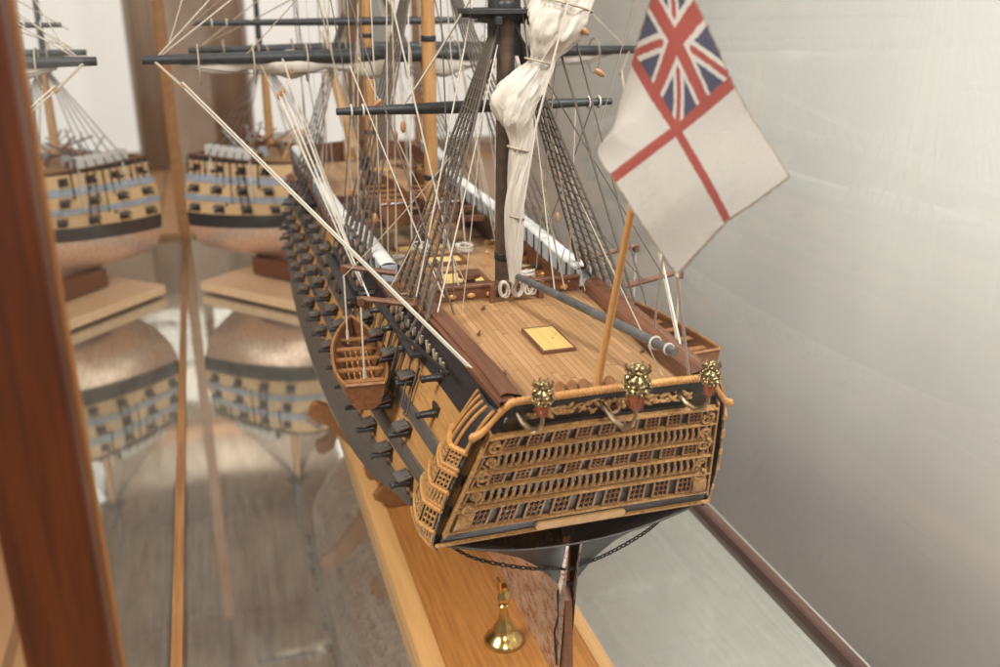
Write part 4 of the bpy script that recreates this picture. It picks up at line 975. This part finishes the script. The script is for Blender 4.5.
b = MB(); b.add(vs, [(i*(N+1)+j, (i+1)*(N+1)+j, (i+1)*(N+1)+j+1, i*(N+1)+j+1) for i in range(N) for j in range(N)]); b.uv = uv
b.build('flag_cloth', 'ensign_cloth', ens, sharp=180, solid=.008)
b = MB(); b.tube([(0, 0, -.01), (0, -.262, .82), (-.0, -.40, 1.25), (0, -.62, 1.93)], [.017, .015, .014, .012], 12); b.build('staff', 'staff_wood', ens)
rope('halyard', [V(-.079, -1.02, 1.565) - V(0, -.2, .82), V(.36, -.36, .88) - V(0, -.2, .82)], .006, 'white_rope', ens)
rope('halyard', [V(-.10, -.95, 1.62) - V(0, -.2, .82), V(.26, -.2, 1.05) - V(0, -.2, .82)], .005, 'white_rope', ens)

# ------------------------------------------------------------------ second model at the far end of the case
AX = math.radians(222); HD = V(-math.sin(AX), math.cos(AX), 0); STEM = V(.0, 9.1, -.24)
SEC = True
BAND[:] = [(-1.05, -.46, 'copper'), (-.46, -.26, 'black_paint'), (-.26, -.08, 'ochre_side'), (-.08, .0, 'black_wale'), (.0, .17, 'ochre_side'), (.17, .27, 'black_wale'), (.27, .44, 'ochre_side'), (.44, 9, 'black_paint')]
sec = tag(empty('hull_section_model'), 'blurred hull section model, striped with copper bottom, at the far end of the case', 'section model')
sec.location = STEM - HD*7.05; sec.rotation_euler = (0, 0, AX)
hull(sec, 5.2, 7.05, False, mats=['lit_copper', 'sheen_wale', 'pale_ochre', 'black_paint', 'walnut'])
b = MB(); b.box((0, 5.9, .40), (1.36, 1.36, .03)); b.build('deck', 'lower_deck_planks', sec)
gm = MB(); gm.tube([(0, 0, 0), (.13, 0, 0), (.135, 0, 0), (.15, 0, 0)], [.026, .018, .023, .02], 10); gx = gm.build('cannon', 'gun_metal', sec)
pm = MB(); pm.box((0, 0, 0), (.016, .12, .10)); px_ = pm.build('gun_port', 'port_dark', sec)
lm = MB(); lm.box((.048, 0, .004), (.094, .13, .014)); lx = lm.build('port_lid', 'black_wale', sec)
g0, p0, l0 = gx, px_, lx
for y in (5.4, 5.8, 6.2, 6.55):
    for sg in (-1, 1):
        for zz in (-.18, .08, .35): gun(sec, y, zz, sg, lid=zz < .3)
for o in (gx, px_, lx): bpy.data.objects.remove(o)
b = MB(); b.tube([(0, 6.0, .6), (0, 6.0, 1.7)], [.06, .05], 14); b.build('lower_mast', 'mast_wood', sec)
b = MB(); b.box((0, 6.0, 1.72), (.34, .26, .03)); b.tube([(0, 5.95, 1.7), (0, 5.95, 2.7)], [.045, .03], 10); b.build('topmast', 'dark_spar', sec)
for sg in (-1, 1):
    b = MB()
    for i in range(5): y = 5.6+.16*i; b.tube([(sg*.80, y, .5), (sg*.04, 6.0, 1.7)], .008, 5)
    b.build('shroud', 'tarred_rope', sec)
for sg in (-1, 1):
    b = MB(); P = []
    for i in range(9):
        y = lerp(5.5, 6.35, i/8); x = sg*(B0(y, .76)-.03); P.append([(x-.06, y, .51), (x-.06, y, .64), (x+.06, y, .64), (x+.06, y, .51)])
    b.grid(P); b.build('hammock_netting', 'hammock_white', sec)
r2 = random.Random(9)
for i in range(12):
    for sg in (-1, 1):
        y = 5.25 + .11*i; x = B0(y, .3); b = MB(); b.tube([(sg*(x+.02), y, .50), (sg*(x+.03), y + r2.uniform(-.05, .05), r2.uniform(-.25, .15))], .010, 5)
        b.blob((sg*(x+.03), y, r2.uniform(-.2, .45)), .022, None, 6); b.build('chain_plate', r2.choice(('gun_metal', 'hammock_white', 'walnut')), sec)
for i in range(14): b = MB(); b.tube([(r2.uniform(-.5, .5), r2.uniform(5.3, 6.6), .42), (r2.uniform(-.5, .5), r2.uniform(5.3, 6.6), .80)], .014, 5); b.build('stanchion', r2.choice(('walnut', 'honey_wood', 'netting_grey')), sec)
for i in range(10): b = MB(); b.box((r2.uniform(-.5, .5), r2.uniform(5.4, 6.4), .50), (r2.uniform(.06, .16), .1, r2.uniform(.08, .16))); b.build('deck_locker', r2.choice(('walnut', 'gun_metal', 'netting_grey')), sec)
b = MB(); b.box((0, 0, .02), (1.7, 2.1, .13)); bs = b.build('section_board', 'pale_wood', bevel=.012)
bs.location = STEM - HD*.75; bs.location.z = BT-.12; bs.rotation_euler = (0, 0, AX); tag(bs, 'pale wooden board carrying the far hull section model', 'stand')
b = MB(); b.box((0, 0, 0), (.5, .9, .24)); t = b.build('support_block', 'walnut'); t.location = STEM - HD*.9; t.location.z = BT+.128; t.rotation_euler = (0, 0, AX); tag(t, 'dark support block under the copper bottom of the far hull section', 'block')
